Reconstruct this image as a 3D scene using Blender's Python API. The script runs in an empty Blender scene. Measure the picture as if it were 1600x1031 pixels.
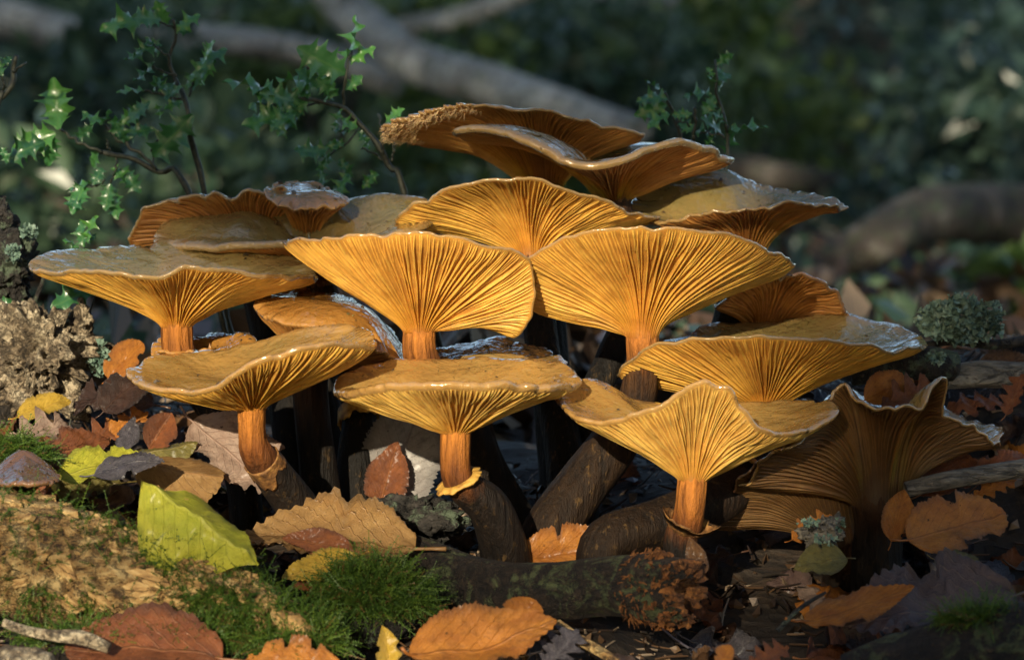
import bpy, math, random
import numpy as np
from mathutils import Vector, Matrix
random.seed(7); RNG = np.random.default_rng(7)
R = math.radians
scene = bpy.context.scene
C = scene.collection

# ------------------------------------------------------------------ camera
CAM_H, CAM_D, FPX = 0.155, 1.30, 5200.0
PITCH = math.atan(265 / FPX)
cam_d = bpy.data.cameras.new('camera'); cam = bpy.data.objects.new('camera', cam_d); C.objects.link(cam)
cam.location = (0, -CAM_D, CAM_H); cam.rotation_euler = (math.pi / 2 - PITCH, 0, 0)
cam_d.sensor_width = 36; cam_d.lens = FPX * 36 / 1600; cam_d.clip_start = 0.02; cam_d.clip_end = 400
cam_d.dof.use_dof = True; cam_d.dof.focus_distance = CAM_D - 0.035; cam_d.dof.aperture_fstop = cam_d.lens / 7.0
scene.camera = cam
scene.cycles.max_bounces = 6; scene.cycles.diffuse_bounces = 3; scene.cycles.glossy_bounces = 3

# ------------------------------------------------------------------ sky, sun, exposure
SUN_AZ, SUN_EL = R(-14), R(16)          # azimuth measured from straight behind the camera, minus = left
sdir = Vector((math.sin(SUN_AZ) * math.cos(SUN_EL), -math.cos(SUN_AZ) * math.cos(SUN_EL), math.sin(SUN_EL)))
w = bpy.data.worlds.new('World'); scene.world = w; w.use_nodes = True
nt = w.node_tree; bg = nt.nodes['Background']
sky = nt.nodes.new('ShaderNodeTexSky'); sky.sky_type = 'NISHITA'; sky.sun_disc = False
sky.sun_elevation = SUN_EL; sky.sun_rotation = math.atan2(sdir.x, sdir.y)
nt.links.new(sky.outputs[0], bg.inputs[0]); bg.inputs[1].default_value = 0.135
sl = bpy.data.lights.new('sun', 'SUN'); sl.energy = 5.0; sl.angle = R(0.5); sl.color = (1.0, 0.86, 0.62)
so = bpy.data.objects.new('sun', sl); C.objects.link(so)
so.rotation_euler = (-sdir).to_track_quat('-Z', 'Y').to_euler()
vs = scene.view_settings; vs.view_transform = 'Standard'; vs.look = 'None'; vs.exposure = 0.55; vs.gamma = 1
vs.use_curve_mapping = False

# ------------------------------------------------------------------ helpers
CP, SP = math.cos(PITCH), math.sin(PITCH)
def P(x, y, d=0.0):
    """a point of the place: seen in direction (x, y), d millimetres beyond the middle of the clump"""
    u = (x - 800) / FPX; v = -(y - 515.5) / FPX
    dy = CP + v * SP; dz = -SP + v * CP
    t = (CAM_D + d / 1000.0) / dy
    return np.array((u * t, -CAM_D + dy * t, CAM_H + dz * t))
def px_mm(d=0.0): return (CAM_D + d / 1000.0) / FPX

def _h(ix, iy, iz, seed):
    n = (ix * 374761393 + iy * 668265263 + iz * 2147483647 + seed * 974634777) & 0xffffffff
    n = ((n ^ (n >> 13)) * 1274126177) & 0xffffffff
    n = ((n ^ (n >> 16)) * 2246822519) & 0xffffffff
    return ((n ^ (n >> 15)) & 0xffff) / 32767.5 - 1.0
def vnoise(p, seed=0):
    p = np.asarray(p, float); i = np.floor(p).astype(np.int64); f = p - i; f = f * f * (3 - 2 * f)
    r = 0
    for a in (0, 1):
        for b in (0, 1):
            for c in (0, 1):
                wgt = (f[..., 0] if a else 1 - f[..., 0]) * (f[..., 1] if b else 1 - f[..., 1]) * (f[..., 2] if c else 1 - f[..., 2])
                r = r + wgt * _h(i[..., 0] + a, i[..., 1] + b, i[..., 2] + c, seed)
    return r
def fbm(p, oct=4, seed=0):
    p = np.asarray(p, float); r = 0; a = 1.0
    for k in range(oct):
        r = r + a * vnoise(p * 2 ** k, seed + k); a *= 0.5
    return r
def smooth(a, b, x): 
    t = np.clip((x - a) / (b - a), 0, 1); return t * t * (3 - 2 * t)

def mesh(name, verts, faces, mats, attrs=None, fmat=None, smooth_sh=True, uv=None):
    me = bpy.data.meshes.new(name)
    me.from_pydata(np.asarray(verts, float).tolist(), [], [tuple(map(int, f)) for f in faces])
    for m in (mats if isinstance(mats, (list, tuple)) else [mats]): me.materials.append(m)
    if attrs:
        for k, a in attrs.items():
            at = me.attributes.new(k, 'FLOAT', 'POINT'); at.data.foreach_set('value', np.asarray(a, np.float32))
    if fmat is not None: me.polygons.foreach_set('material_index', np.asarray(fmat, np.int32))
    if smooth_sh: me.polygons.foreach_set('use_smooth', np.ones(len(me.polygons), bool))
    if uv is not None:
        l = me.uv_layers.new(name='UVMap'); vi = np.zeros(len(me.loops), np.int32); me.loops.foreach_get('vertex_index', vi)
        l.data.foreach_set('uv', np.asarray(uv, np.float32)[vi].ravel())
    me.update(); return me
def obj(name, me, parent=None, kind=None):
    o = bpy.data.objects.new(name, me); C.objects.link(o)
    if parent: o.parent = parent
    if kind: o['kind'] = kind
    return o
def tag(o, label, cat, group=None):
    o['label'] = label; o['category'] = cat
    if group: o['group'] = group
    return o
def empty(name, loc, label, cat, group=None):
    o = bpy.data.objects.new(name, None); C.objects.link(o); o.location = loc; o.empty_display_size = 0.01
    return tag(o, label, cat, group)
def grid_faces(n, m, wrap=False, off=0):
    """n rows x m columns; wrap closes the columns"""
    f = []
    for i in range(n - 1):
        for j in range(m if wrap else m - 1):
            k = (j + 1) % m
            f.append((off + i * m + j, off + i * m + k, off + (i + 1) * m + k, off + (i + 1) * m + j))
    return f
def catmull(pts, n, closed=False):
    pts = np.asarray(pts, float); K = len(pts); out = []
    segs = K if closed else K - 1
    for s in range(segs):
        if closed: a, b, c, d = pts[(s - 1) % K], pts[s], pts[(s + 1) % K], pts[(s + 2) % K]
        else: a, b, c, d = pts[max(s - 1, 0)], pts[s], pts[s + 1], pts[min(s + 2, K - 1)]
        for t in np.linspace(0, 1, 40, endpoint=False):
            out.append(0.5 * (2 * b + (c - a) * t + (2 * a - 5 * b + 4 * c - d) * t * t + (3 * b - a - 3 * c + d) * t ** 3))
    out.append(pts[0] if closed else pts[-1]); out = np.array(out)
    L = np.concatenate([[0], np.cumsum(np.linalg.norm(np.diff(out[:, :3], axis=0), axis=1))])
    q = np.linspace(0, L[-1], n + 1)[:-1] if closed else np.linspace(0, L[-1], n)
    return np.stack([np.interp(q, L, out[:, k]) for k in range(out.shape[1])], 1)
def norm(a): return a / np.maximum(np.linalg.norm(a, axis=-1, keepdims=True), 1e-12)
def frames(path):
    t = norm(np.gradient(path, axis=0)); up = np.array((0, -1.0, 0.001)); fr = []
    for k in range(len(path)):
        a = norm(up - t[k] * np.dot(up, t[k])); up = a; fr.append((a, np.cross(t[k], a)))
    return t, fr
def tube(path, rad, seg=10, cap_ends=True):
    path = np.asarray(path, float); rad = np.broadcast_to(rad, (len(path),)); t, fr = frames(path)
    v = []
    for k in range(len(path)):
        for j in range(seg):
            a = 2 * math.pi * j / seg
            v.append(path[k] + rad[k] * (math.cos(a) * fr[k][0] + math.sin(a) * fr[k][1]))
    f = grid_faces(len(path), seg, True)
    if cap_ends:
        f.append(tuple(range(seg))[::-1]); f.append(tuple((len(path) - 1) * seg + j for j in range(seg)))
    return np.array(v), f
class MB:
    def __init__(s): s.v = []; s.f = []; s.n = 0
    def add(s, v, f):
        s.v.append(np.asarray(v, float)); s.f += [tuple(i + s.n for i in q) for q in f]; s.n += len(v)
    def verts(s): return np.concatenate(s.v)

# ------------------------------------------------------------------ material kit
class NT:
    def __init__(s, name):
        s.m = bpy.data.materials.new(name); s.m.use_nodes = True; s.t = s.m.node_tree
        s.b = s.t.nodes['Principled BSDF']; s.out = s.t.nodes['Material Output']
    def n(s, typ, **kw):
        nd = s.t.nodes.new('ShaderNode' + typ)
        for k, v in kw.items():
            if k.startswith('_'): setattr(nd, k[1:], v)
            else: s.set(nd.inputs[int(k[1:]) if k[0] == 'i' and k[1:].isdigit() else k.replace('__', ' ')], v)
        return nd
    def set(s, inp, v):
        if isinstance(v, bpy.types.NodeSocket): s.t.links.new(v, inp)
        else: inp.default_value = v
    def p(s, **kw):
        for k, v in kw.items(): s.set(s.b.inputs[k.replace('__', ' ')], v)
    def noise(s, scale, detail=4, rough=0.6, vec=None, dist=0.0):
        nd = s.n('TexNoise', Scale=scale, Detail=detail, Roughness=rough, Distortion=dist)
        s.t.links.new(vec if vec is not None else s.obj(), nd.inputs['Vector']); return nd.outputs[0]
    def obj(s):
        if not hasattr(s, 'tc'): s.tc = s.n('TexCoord')
        return s.tc.outputs['Object']
    def ramp(s, fac, stops, interp='LINEAR'):
        nd = s.n('ValToRGB'); s.set(nd.inputs[0], fac); e = nd.color_ramp.elements; nd.color_ramp.interpolation = interp
        while len(e) < len(stops): e.new(0.5)
        for q, (pos, c) in zip(e, stops):
            q.position = pos; q.color = (*c, 1) if len(c) == 3 else c
        return nd.outputs[0]
    def mix(s, fac, a, b, mode='MIX'):
        nd = s.n('Mix'); nd.data_type = 'RGBA'; nd.blend_type = mode
        for i, v in ((0, fac), (6, a), (7, b)):
            if isinstance(v, tuple) and len(v) == 3: v = (*v, 1)
            s.set(nd.inputs[i], v)
        return nd.outputs[2]
    def math(s, op, a, b=0.0):
        nd = s.n('Math'); nd.operation = op; s.set(nd.inputs[0], a); s.set(nd.inputs[1], b); return nd.outputs[0]
    def attr(s, name): return s.n('Attribute', _attribute_name=name).outputs['Fac']
    def scaled(s, sc):
        nd = s.n('Mapping'); s.t.links.new(s.obj(), nd.inputs['Vector']); nd.inputs['Scale'].default_value = sc; return nd.outputs[0]
    def bump(s, h, strength=0.5, dist=0.001, nrm=None):
        nd = s.n('Bump', Strength=strength, Distance=dist, Height=h)
        if nrm is not None: s.set(nd.inputs['Normal'], nrm)
        return nd.outputs[0]

def gill_mat(name, edge, deep, dark):
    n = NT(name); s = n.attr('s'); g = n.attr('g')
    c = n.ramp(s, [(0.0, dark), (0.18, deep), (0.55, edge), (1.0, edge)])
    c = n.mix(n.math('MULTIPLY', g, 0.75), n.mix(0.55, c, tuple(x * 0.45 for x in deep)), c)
    sp = n.ramp(n.noise(90, 5, 0.65), [(0.38, (0.74, 0.66, 0.6)), (0.62, (1.08, 1.05, 1.0))])
    c = n.mix(1.0, c, sp, 'MULTIPLY')
    st_ = n.ramp(n.noise(45, 6, 0.7, dist=0.8), [(0.56, (0,) * 3), (0.70, (0.65,) * 3)]); c = n.mix(st_, c, tuple(x * 0.55 for x in deep))
    nk = n.ramp(n.noise(330, 3, 0.6), [(0.68, (0,) * 3), (0.73, (0.8,) * 3)]); c = n.mix(nk, c, dark)
    n.p(Base__Color=c, Roughness=0.55, Subsurface__Weight=0.35, Subsurface__Radius=(0.005, 0.0024, 0.0006), Subsurface__Scale=0.8)
    n.p(Specular__IOR__Level=0.35, Normal=n.bump(n.noise(900, 3), 0.25, 0.0004))
    return n.m
def top_mat(name, a, b, c3):
    n = NT(name); a, b, c3 = [tuple(0.86 * x * f for x, f in zip(q, (0.92, 1.0, 1.25))) for q in (a, b, c3)]
    m1 = n.noise(38, 6, 0.65, dist=0.6); m2 = n.noise(150, 5, 0.7)
    c = n.ramp(m1, [(0.25, a), (0.52, b), (0.80, c3)])
    c = n.mix(n.ramp(m2, [(0.58, (0, 0, 0)), (0.78, (0.35, 0.35, 0.35))]), c, tuple(x * 0.55 for x in b))
    rim = n.ramp(n.attr('s'), [(0.90, (0, 0, 0)), (0.99, (0.55, 0.55, 0.55))])
    c = n.mix(rim, c, tuple(0.62 * x + 0.38 * y for x, y in zip(c3, (0.36, 0.19, 0.075))))
    spk = n.ramp(n.noise(420, 2, 0.5), [(0.70, (0, 0, 0)), (0.74, (1, 1, 1))])
    c = n.mix(n.math('MULTIPLY', spk, 0.7), c, (0.03, 0.02, 0.012))
    w1 = n.noise(75, 3, 0.55, n.scaled((1, 1, 1)), 0.8); w2 = n.noise(300, 2, 0.5)
    hgt = n.math('ADD', w1, n.math('MULTIPLY', w2, 0.35))
    nb = n.bump(hgt, 0.35, 0.003)
    rr = n.ramp(n.noise(60, 3), [(0.38, (0.06,) * 3), (0.62, (0.36,) * 3)])
    n.p(Base__Color=c, Roughness=rr, Subsurface__Weight=0.12, Subsurface__Radius=(0.004, 0.0018, 0.0006), Subsurface__Scale=0.5,
        Coat__Weight=1.0, Coat__Roughness=0.05, Coat__IOR=1.8, Normal=nb, Coat__Normal=n.bump(hgt, 0.8, 0.004))
    return n.m
def stem_mat(name, hi, mid, lo):  # lo: black-brown stem base, with the shade under the caps painted in
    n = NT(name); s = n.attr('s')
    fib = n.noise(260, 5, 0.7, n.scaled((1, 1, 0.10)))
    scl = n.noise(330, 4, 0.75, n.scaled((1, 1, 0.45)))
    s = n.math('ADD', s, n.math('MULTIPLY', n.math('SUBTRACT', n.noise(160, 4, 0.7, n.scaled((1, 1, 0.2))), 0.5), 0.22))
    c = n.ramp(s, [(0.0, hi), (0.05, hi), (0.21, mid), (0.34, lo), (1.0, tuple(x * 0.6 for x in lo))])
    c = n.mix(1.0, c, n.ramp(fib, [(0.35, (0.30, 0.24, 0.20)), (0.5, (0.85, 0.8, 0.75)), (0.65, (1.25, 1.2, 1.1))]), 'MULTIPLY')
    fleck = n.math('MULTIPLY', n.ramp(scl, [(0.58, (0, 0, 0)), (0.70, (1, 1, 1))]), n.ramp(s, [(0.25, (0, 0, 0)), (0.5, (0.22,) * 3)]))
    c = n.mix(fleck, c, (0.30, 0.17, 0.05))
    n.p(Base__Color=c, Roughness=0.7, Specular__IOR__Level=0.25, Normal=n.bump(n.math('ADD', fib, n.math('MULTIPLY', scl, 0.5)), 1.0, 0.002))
    return n.m
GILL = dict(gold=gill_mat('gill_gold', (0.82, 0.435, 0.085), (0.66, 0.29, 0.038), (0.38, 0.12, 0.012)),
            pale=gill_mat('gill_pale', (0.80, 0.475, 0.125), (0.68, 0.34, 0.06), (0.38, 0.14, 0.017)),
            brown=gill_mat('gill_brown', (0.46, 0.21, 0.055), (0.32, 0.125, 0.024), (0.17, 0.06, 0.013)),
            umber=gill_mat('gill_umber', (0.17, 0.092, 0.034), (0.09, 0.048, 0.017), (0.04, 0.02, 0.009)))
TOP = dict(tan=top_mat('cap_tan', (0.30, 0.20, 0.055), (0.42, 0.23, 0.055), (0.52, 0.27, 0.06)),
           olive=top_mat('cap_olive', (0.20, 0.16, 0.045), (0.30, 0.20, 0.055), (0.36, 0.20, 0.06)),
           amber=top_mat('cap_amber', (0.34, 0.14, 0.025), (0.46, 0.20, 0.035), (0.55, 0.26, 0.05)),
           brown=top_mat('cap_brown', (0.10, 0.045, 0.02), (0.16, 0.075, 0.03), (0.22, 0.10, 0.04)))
STEM = stem_mat('stem_gold_to_black', (0.44, 0.17, 0.028), (0.15, 0.050, 0.010), (0.010, 0.006, 0.004))  # stem bases are naturally black-brown, darkened further here to stand in for shade
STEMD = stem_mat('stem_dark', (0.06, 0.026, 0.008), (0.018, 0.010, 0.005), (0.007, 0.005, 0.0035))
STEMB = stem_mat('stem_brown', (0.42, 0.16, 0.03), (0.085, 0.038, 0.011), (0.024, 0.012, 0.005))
def ring_mat():
    n = NT('ring'); c = n.ramp(n.noise(240, 5), [(0.3, (0.20, 0.08, 0.015)), (0.5, (0.50, 0.28, 0.05)), (0.7, (0.66, 0.42, 0.10))])
    n.p(Base__Color=c, Roughness=0.65, Normal=n.bump(n.noise(500, 4), 0.6, 0.001)); return n.m
RING = ring_mat()
_c = NT('crumbs'); _c.p(Base__Color=_c.ramp(_c.noise(60, 2), [(0.4, (0.015, 0.01, 0.006)), (0.6, (0.06, 0.035, 0.015)), (0.68, (0.26, 0.28, 0.08))]), Roughness=0.6); CRUMB = _c.m
RINGB = NT('ring_brown'); RINGB.p(Base__Color=RINGB.ramp(RINGB.noise(300, 5, 0.7), [(0.35, (0.06, 0.025, 0.008)), (0.55, (0.20, 0.09, 0.022)), (0.7, (0.40, 0.22, 0.06))]), Roughness=0.7, Normal=RINGB.bump(RINGB.noise(500, 4), 0.8, 0.001)); RINGB = RINGB.m
TORN = NT('torn_flesh'); TORN.p(Base__Color=(0.80, 0.54, 0.27, 1), Roughness=0.8, Subsurface__Weight=0.2, Subsurface__Radius=(0.003, 0.0015, 0.0005)); TORN = TORN.m

# ------------------------------------------------------------------ ground
def terrain(x, y):
    x = np.asarray(x, float); y = np.asarray(y, float)
    h = np.where(y < 0, 0.24 * np.maximum(y, -0.22), 0)
    side = smooth(0.05, 0.20, np.abs(x + 0.01))
    ridge = smooth(0.0, 0.085, y) * (1 - smooth(0.13, 0.42, y))
    h = h + ridge * (0.026 + 0.040 * side)
    h = h + 0.012 * vnoise(np.stack([x * 9, y * 9, x * 0], -1), 3) * smooth(0.02, 0.10, np.abs(y) + np.abs(x) * 0.4)
    h = h + 0.0035 * fbm(np.stack([x * 60, y * 60, x * 0], -1), 2, 9)
    h = h + 0.04 * vnoise(np.stack([x * 1.1, y * 1.1, x * 0], -1), 5) * smooth(1.0, 2.5, y)
    h = h + 0.10 * np.clip(y - 11, 0, 40)
    return h
def ground_mat():
    n = NT('forest_soil')
    a = n.noise(70, 8, 0.7); b = n.noise(14, 5, 0.6); v = n.n('TexVoronoi', Scale=110.0); n.t.links.new(n.scaled((1, 1.6, 1)), v.inputs['Vector'])
    c = n.ramp(a, [(0.3, (0.006, 0.004, 0.003)), (0.55, (0.022, 0.014, 0.008)), (0.75, (0.05, 0.03, 0.015))])
    c = n.mix(n.ramp(b, [(0.5, (0, 0, 0)), (0.7, (0.5,) * 3)]), c, n.ramp(v.outputs['Color'], [(0.2, (0.02, 0.012, 0.007)), (0.6, (0.07, 0.035, 0.014)), (0.9, (0.11, 0.07, 0.035))]))
    n.p(Base__Color=c, Roughness=0.7, Normal=n.bump(n.math('ADD', a, n.math('MULTIPLY', v.outputs['Distance'], 0.6)), 0.9, 0.006))
    return n.m
gx = np.concatenate([[-80, -40, -20, -10, -6, -4, -2.6, -1.8, -1.3, -0.95, -0.75, -0.6], np.linspace(-0.5, 0.5, 140), [0.6, 0.75, 0.95, 1.3, 1.8, 2.6, 4, 6, 10, 20, 40, 80]])
gy = np.concatenate([[-80, -40, -20, -10, -6, -4, -2.6, -1.9, -1.4, -1.0, -0.75, -0.55, -0.42], np.linspace(-0.34, 0.5, 120),
                     [0.56, 0.64, 0.75, 0.9, 1.1, 1.35, 1.65, 2, 2.4, 2.9, 3.5, 4.2, 5, 6, 7.2, 8.5, 10, 12, 15, 19, 24, 30, 40, 60, 100]])
GX, GY = np.meshgrid(gx, gy)
gv = np.stack([GX, GY, terrain(GX, GY)], -1).reshape(-1, 3)
obj('ground', mesh('ground', gv, grid_faces(len(gy), len(gx)), ground_mat()), kind='structure')

# ------------------------------------------------------------------ mushrooms
def mushroom(label, rim, stem_top, stem_r, path, gill='gold', top='tan', stem=None, a=0.55, b=0.50, th=1.4,
             cfrac=0.62, e=0.06, gap=1.5, depth=1.8, N=300, M=24, ring=None, ringmat=None, hmin=0.35, cap_centre=None,
             fray=None, seed=1, wob=0.9, dome=0.62, lump=0.8, gills=True, name='mushroom', group='clump of golden mushrooms'):
    stem = stem or STEM
    mm = 0.001
    rimw = np.array([P(*q) for q in rim]); Rm = catmull(rimw, N, True)
    st = P(*stem_top); sr = stem_r * px_mm(stem_top[2])
    spath = [(stem_top[0], stem_top[1], stem_top[2], stem_r)] + list(path)
    sp = np.array([np.append(P(q[0], q[1], q[2]), q[3] * px_mm(q[2])) for q in spath])
    sp = np.vstack([sp, np.append(sp[-1, :3] + np.array((0.001, 0.002, -0.022)), sp[-1, 3] * 1.05)])
    sdir_ = norm(np.mean(Rm, 0) - st); sd = norm(norm(sp[0, :3] - sp[1, :3]) * 0.6 + sdir_ * 0.4 + np.array((0, 0, 0.5)))
    # uneven margin
    ang = np.arange(N) / N * 2 * math.pi
    per = np.stack([np.cos(ang) * 3, np.sin(ang) * 3, np.full(N, seed * 3.1)], -1)
    out0 = norm(Rm - st); Rs = Rm.copy(); wob = wob * (0.55 if th > 2.1 and wob < 1 else 1)
    Rm = Rm + out0 * (fbm(per * 2.3, 3, seed) * wob * mm)[:, None] + np.array((0, 0, 1.0)) * (fbm(per * 1.7, 3, seed + 5) * wob * 1.3 * mm)[:, None]
    rgk = np.random.default_rng(seed * 31 + 1)
    for q in range(9):                                     # splits and slug bites in the margin
        ja = rgk.random() * N; wd_ = rgk.choice((2.2, 4.0, 8.0)) * N / 300; dj = np.abs((np.arange(N) - ja + N / 2) % N - N / 2)
        Rm = Rm - out0 * (np.clip(1 - dj / wd_, 0, 1) ** 0.8 * rgk.uniform(0.8, 2.6) * mm)[:, None]
    if fray is not None:
        f0, f1, amt = fray
        u = (Rm[:, 0] / px_mm(60) + 800)
        msk = ((u > f0) & (u < f1) & (Rm[:, 1] < np.mean(Rm[:, 1]))).astype(float)
        Rm = Rm + out0 * (msk * (RNG.random(N) - 0.35) * amt * mm)[:, None]
    ex = norm(np.cross(np.array((0, 1.0, 0)), sd)); ey = np.cross(sd, ex)
    Rw = Rm - Rs; Rt = Rm; Rm = Rs
    rel = Rm - st; hh = rel @ sd; horiz = rel - hh[:, None] * sd; lh = np.linalg.norm(horiz, axis=1); hd = horiz / np.maximum(lh, 1e-6)[:, None]
    S = st + sr * hd
    hm = max(np.mean(hh), 4 * mm)
    heff = np.maximum(hh, hmin * hm)
    P1 = S + sd * (a * heff)[:, None]
    P2 = Rm - hd * (b * lh)[:, None] + sd * ((heff - hh) * 0.9 - e * heff)[:, None]
    sv = np.linspace(0, 1, M) ** 0.9
    def bez(s): 
        s = s[None, :, None]; q = 1 - s
        return q ** 3 * S[:, None] + 3 * q * q * s * P1[:, None] + 3 * q * s * s * P2[:, None] + s ** 3 * Rm[:, None]
    U = bez(sv)                                            # N x M x 3
    U = U + Rw[:, None] * (smooth(0.70, 1.0, sv) ** 1.5)[None, :, None]; Rm = Rt
    # gentle radial undulation
    und = vnoise(np.stack([np.repeat(np.cos(ang)[:, None] * 2.5, M, 1), np.repeat(np.sin(ang)[:, None] * 2.5, M, 1), np.repeat(sv[None] * 3, N, 0) + seed], -1), seed + 11)
    U = U + sd * (und * 0.9 * mm * smooth(0.2, 0.5, sv)[None] * (1 - smooth(0.9, 1, sv))[None])[..., None]
    di = np.roll(U, -1, 0) - np.roll(U, 1, 0); ds = np.gradient(U, axis=1)
    nrm = norm(np.cross(di, ds)); ref = hd[:, None] * 0.7 - sd
    if np.mean(np.sum(nrm * ref, -1)) < 0: nrm = -nrm
    outv = norm(ds)
    Cc = st + sd * (hm * cfrac + th * mm) if cap_centre is None else P(*cap_centre)
    rows = [U[:, k] for k in range(M)]; sa = [np.full(N, v) for v in sv]
    # rolled margin
    t = th * mm
    for q in (0.25, 0.6, 0.9):
        rows.append(Rm + outv[:, -1] * (math.sin(q * math.pi) * 0.5 * t) - nrm[:, -1] * (q * t)); sa.append(np.full(N, 1.0))
    tk = [k for k in range(M - 2, 1, -1)]
    for k in tk:
        wgt = smooth(0.0, dome, sv[k]); thick = t * (1 + 0.6 * (1 - sv[k]))
        bl = Cc + (U[:, k] - nrm[:, k] * thick - Cc) * wgt
        if dome >= 1.0:
            rho = sv[k]; rt = (Rs + Rw * smooth(0.75, 1, rho)) + sd * t; dh = np.maximum((Cc - rt) @ sd, 0)
            bl = Cc + (rt - Cc) * rho + sd * (dh * 1.5 * rho * (1 - rho))[:, None]
        if lump: bl = bl + sd * (lump * mm * fbm(bl * 55 + seed, 2, seed + 30) * smooth(0.0, 0.3, sv[k]) * (1 - 0.6 * smooth(0.9, 1, sv[k])))[:, None]
        rows.append(bl); sa.append(np.full(N, sv[k]))
    V = np.concatenate(rows); SA = np.concatenate(sa)
    nr = len(rows)
    faces = grid_faces(nr, N, True); fm = [1] * ((M - 1) * N) + [0] * ((nr - M) * N)
    ci = len(V); V = np.vstack([V, Cc[None]]); SA = np.append(SA, 0)
    for j in range(N): faces.append((ci, (nr - 1) * N + j, (nr - 1) * N + (j + 1) % N)); fm.append(0)
    base = sp[-1, :3].copy()
    root = empty(name, base, label, 'mushroom', group)
    top_rows = np.array(rows[M + 4:-6]) if nr > M + 12 else None
    cap = obj('cap', mesh('cap', V - base, faces, [TOP[top], GILL[gill]], {'s': SA, 'g': np.zeros(len(V))}, fm), root)
    if fray is not None:                                   # torn fibres of pale flesh along the broken edge
        rg = np.random.default_rng(seed + 70); fv = []; ff = []; o = 0; ids = np.where(msk > 0)[0]
        for q in range(900):
            j = rg.choice(ids); k = rg.integers(int(M * 0.86), M); b0 = U[j, k] + nrm[j, k] * 0.0012 * rg.random(); dv = norm(outv[j, k] * 0.9 + nrm[j, k] * 0.5 + rg.normal(size=3) * 0.35) * rg.uniform(1.0, 4.2) * mm; sdv = norm(np.cross(dv, rg.normal(size=3))) * 0.16 * mm; tv = np.cross(norm(dv), sdv)
            fv += [b0 - sdv, b0 + sdv, b0 + tv, b0 + dv]; ff += [(o, o + 1, o + 3), (o + 1, o + 2, o + 3), (o + 2, o, o + 3)]; o += 4
        obj('torn_flesh', mesh('torn_flesh', np.array(fv) - base, ff, TORN, smooth_sh=False), cap, 'stuff')
    if top_rows is not None:                               # soil, needle and leaf crumbs stuck to the slime
        rg = np.random.default_rng(seed + 90); fv = []; ff = []; o = 0
        for q in range(34):
            r_, j = rg.integers(0, len(top_rows)), rg.integers(0, N); b0 = top_rows[r_, j] + sd * 0.0002; L_ = rg.uniform(0.25, 1.0) * mm * (2.2 if rg.random() < 0.12 else 1); d_ = norm(rg.normal(size=3) * (1, 1, 0.3)) * L_; e_ = norm(np.cross(d_, sd)) * L_ * rg.uniform(0.2, 0.7)
            fv += [b0 - d_, b0 - e_, b0 + d_, b0 + e_, b0 + sd * L_ * 0.6]; ff += [(o, o + 1, o + 4), (o + 1, o + 2, o + 4), (o + 2, o + 3, o + 4), (o + 3, o, o + 4)]; o += 5
        obj('crumbs', mesh('crumbs', np.array(fv) - base, ff, CRUMB, smooth_sh=False), cap, 'stuff')
    # gills: separate blades with real depth
    if gills:
        plen = np.sum(np.linalg.norm(Rm - np.roll(Rm, 1, 0), axis=1)); ng = int(plen / (gap * mm)) // 4 * 4
        K = 20; gvs = []; gfs = []; gs = []; gg = []; o = 0
        rg = np.random.default_rng(seed * 17 + 3)
        for g in range(ng):
            cls = (0, 2, 1, 2)[g % 4]
            s0 = (0.0, 0.34, 0.62)[cls] + (rg.random() - 0.5) * (0.06, 0.3, 0.3)[cls]; s0 = max(s0, 0)
            s1 = 0.998 - rg.random() * 0.01
            s = np.linspace(s0, s1, K)
            idx = (g + (rg.random() - 0.5) * 0.75) / ng * N + (np.sin(s * (4 + rg.random() * 7) + rg.random() * 6) * 0.26 + np.sin(s * (14 + rg.random() * 12) + rg.random() * 6) * 0.10) * N / ng
            i0 = np.floor(idx).astype(int); fi = (idx - i0)[:, None]
            kk = np.interp(s, sv, np.arange(M)); k0 = np.minimum(kk.astype(int), M - 2); fk = (kk - k0)[:, None]
            def samp(A):
                A0 = A[i0 % N, k0] * (1 - fk) + A[i0 % N, k0 + 1] * fk; A1 = A[(i0 + 1) % N, k0] * (1 - fk) + A[(i0 + 1) % N, k0 + 1] * fk
                return A0 * (1 - fi) + A1 * fi
            pb = samp(U); pn = norm(samp(nrm)); side = norm(samp(di))
            lt = (s - s0) / (s1 - s0)
            dp = depth * mm * (0.6 + 0.55 * rg.random()) * (1 - (rg.random() < 0.3) * 0.5 * np.exp(-((s - rg.random()) / 0.05) ** 2)) * np.sin(np.clip(lt, 0, 1) * math.pi) ** 0.5 * (0.5 + 0.5 * smooth(0, 0.35, s)) * (1.0, 0.85, 0.65)[cls]
            spc = np.linalg.norm(samp(di), axis=1) * 0.5 * N / ng                # room between neighbours
            wb = np.minimum(0.34 * spc, 0.42 * mm)[:, None] ; we = np.minimum(0.20 * spc, 0.20 * mm)[:, None]
            edge = pb + pn * dp[:, None]
            lean = side * ((rg.random() - 0.5) * 0.5 * mm)
            blade = np.stack([pb - side * wb - pn * 0.0002, edge - side * we + lean, edge + side * we + lean, pb + side * wb - pn * 0.0002], 1)
            gvs.append(blade.reshape(-1, 3)); gs.append(np.repeat(s, 4)); gg.append(np.tile([0, 1, 1, 0], K))
            for q in range(K - 1):
                for c in range(3): gfs.append((o + q * 4 + c, o + q * 4 + c + 1, o + q * 4 + 5 + c, o + q * 4 + 4 + c))
            o += K * 4
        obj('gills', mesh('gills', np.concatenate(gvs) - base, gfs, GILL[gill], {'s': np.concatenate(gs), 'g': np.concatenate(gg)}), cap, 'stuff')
    # stem
    first = np.append(sp[0, :3] + sd * sr * 0.8, sp[0, 3] * 0.96)
    q = catmull(np.vstack([first, sp]), 46); seg = 40
    tt, fr = frames(q[:, :3]); lv = np.linspace(0, 1, len(q)); vv = []
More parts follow.
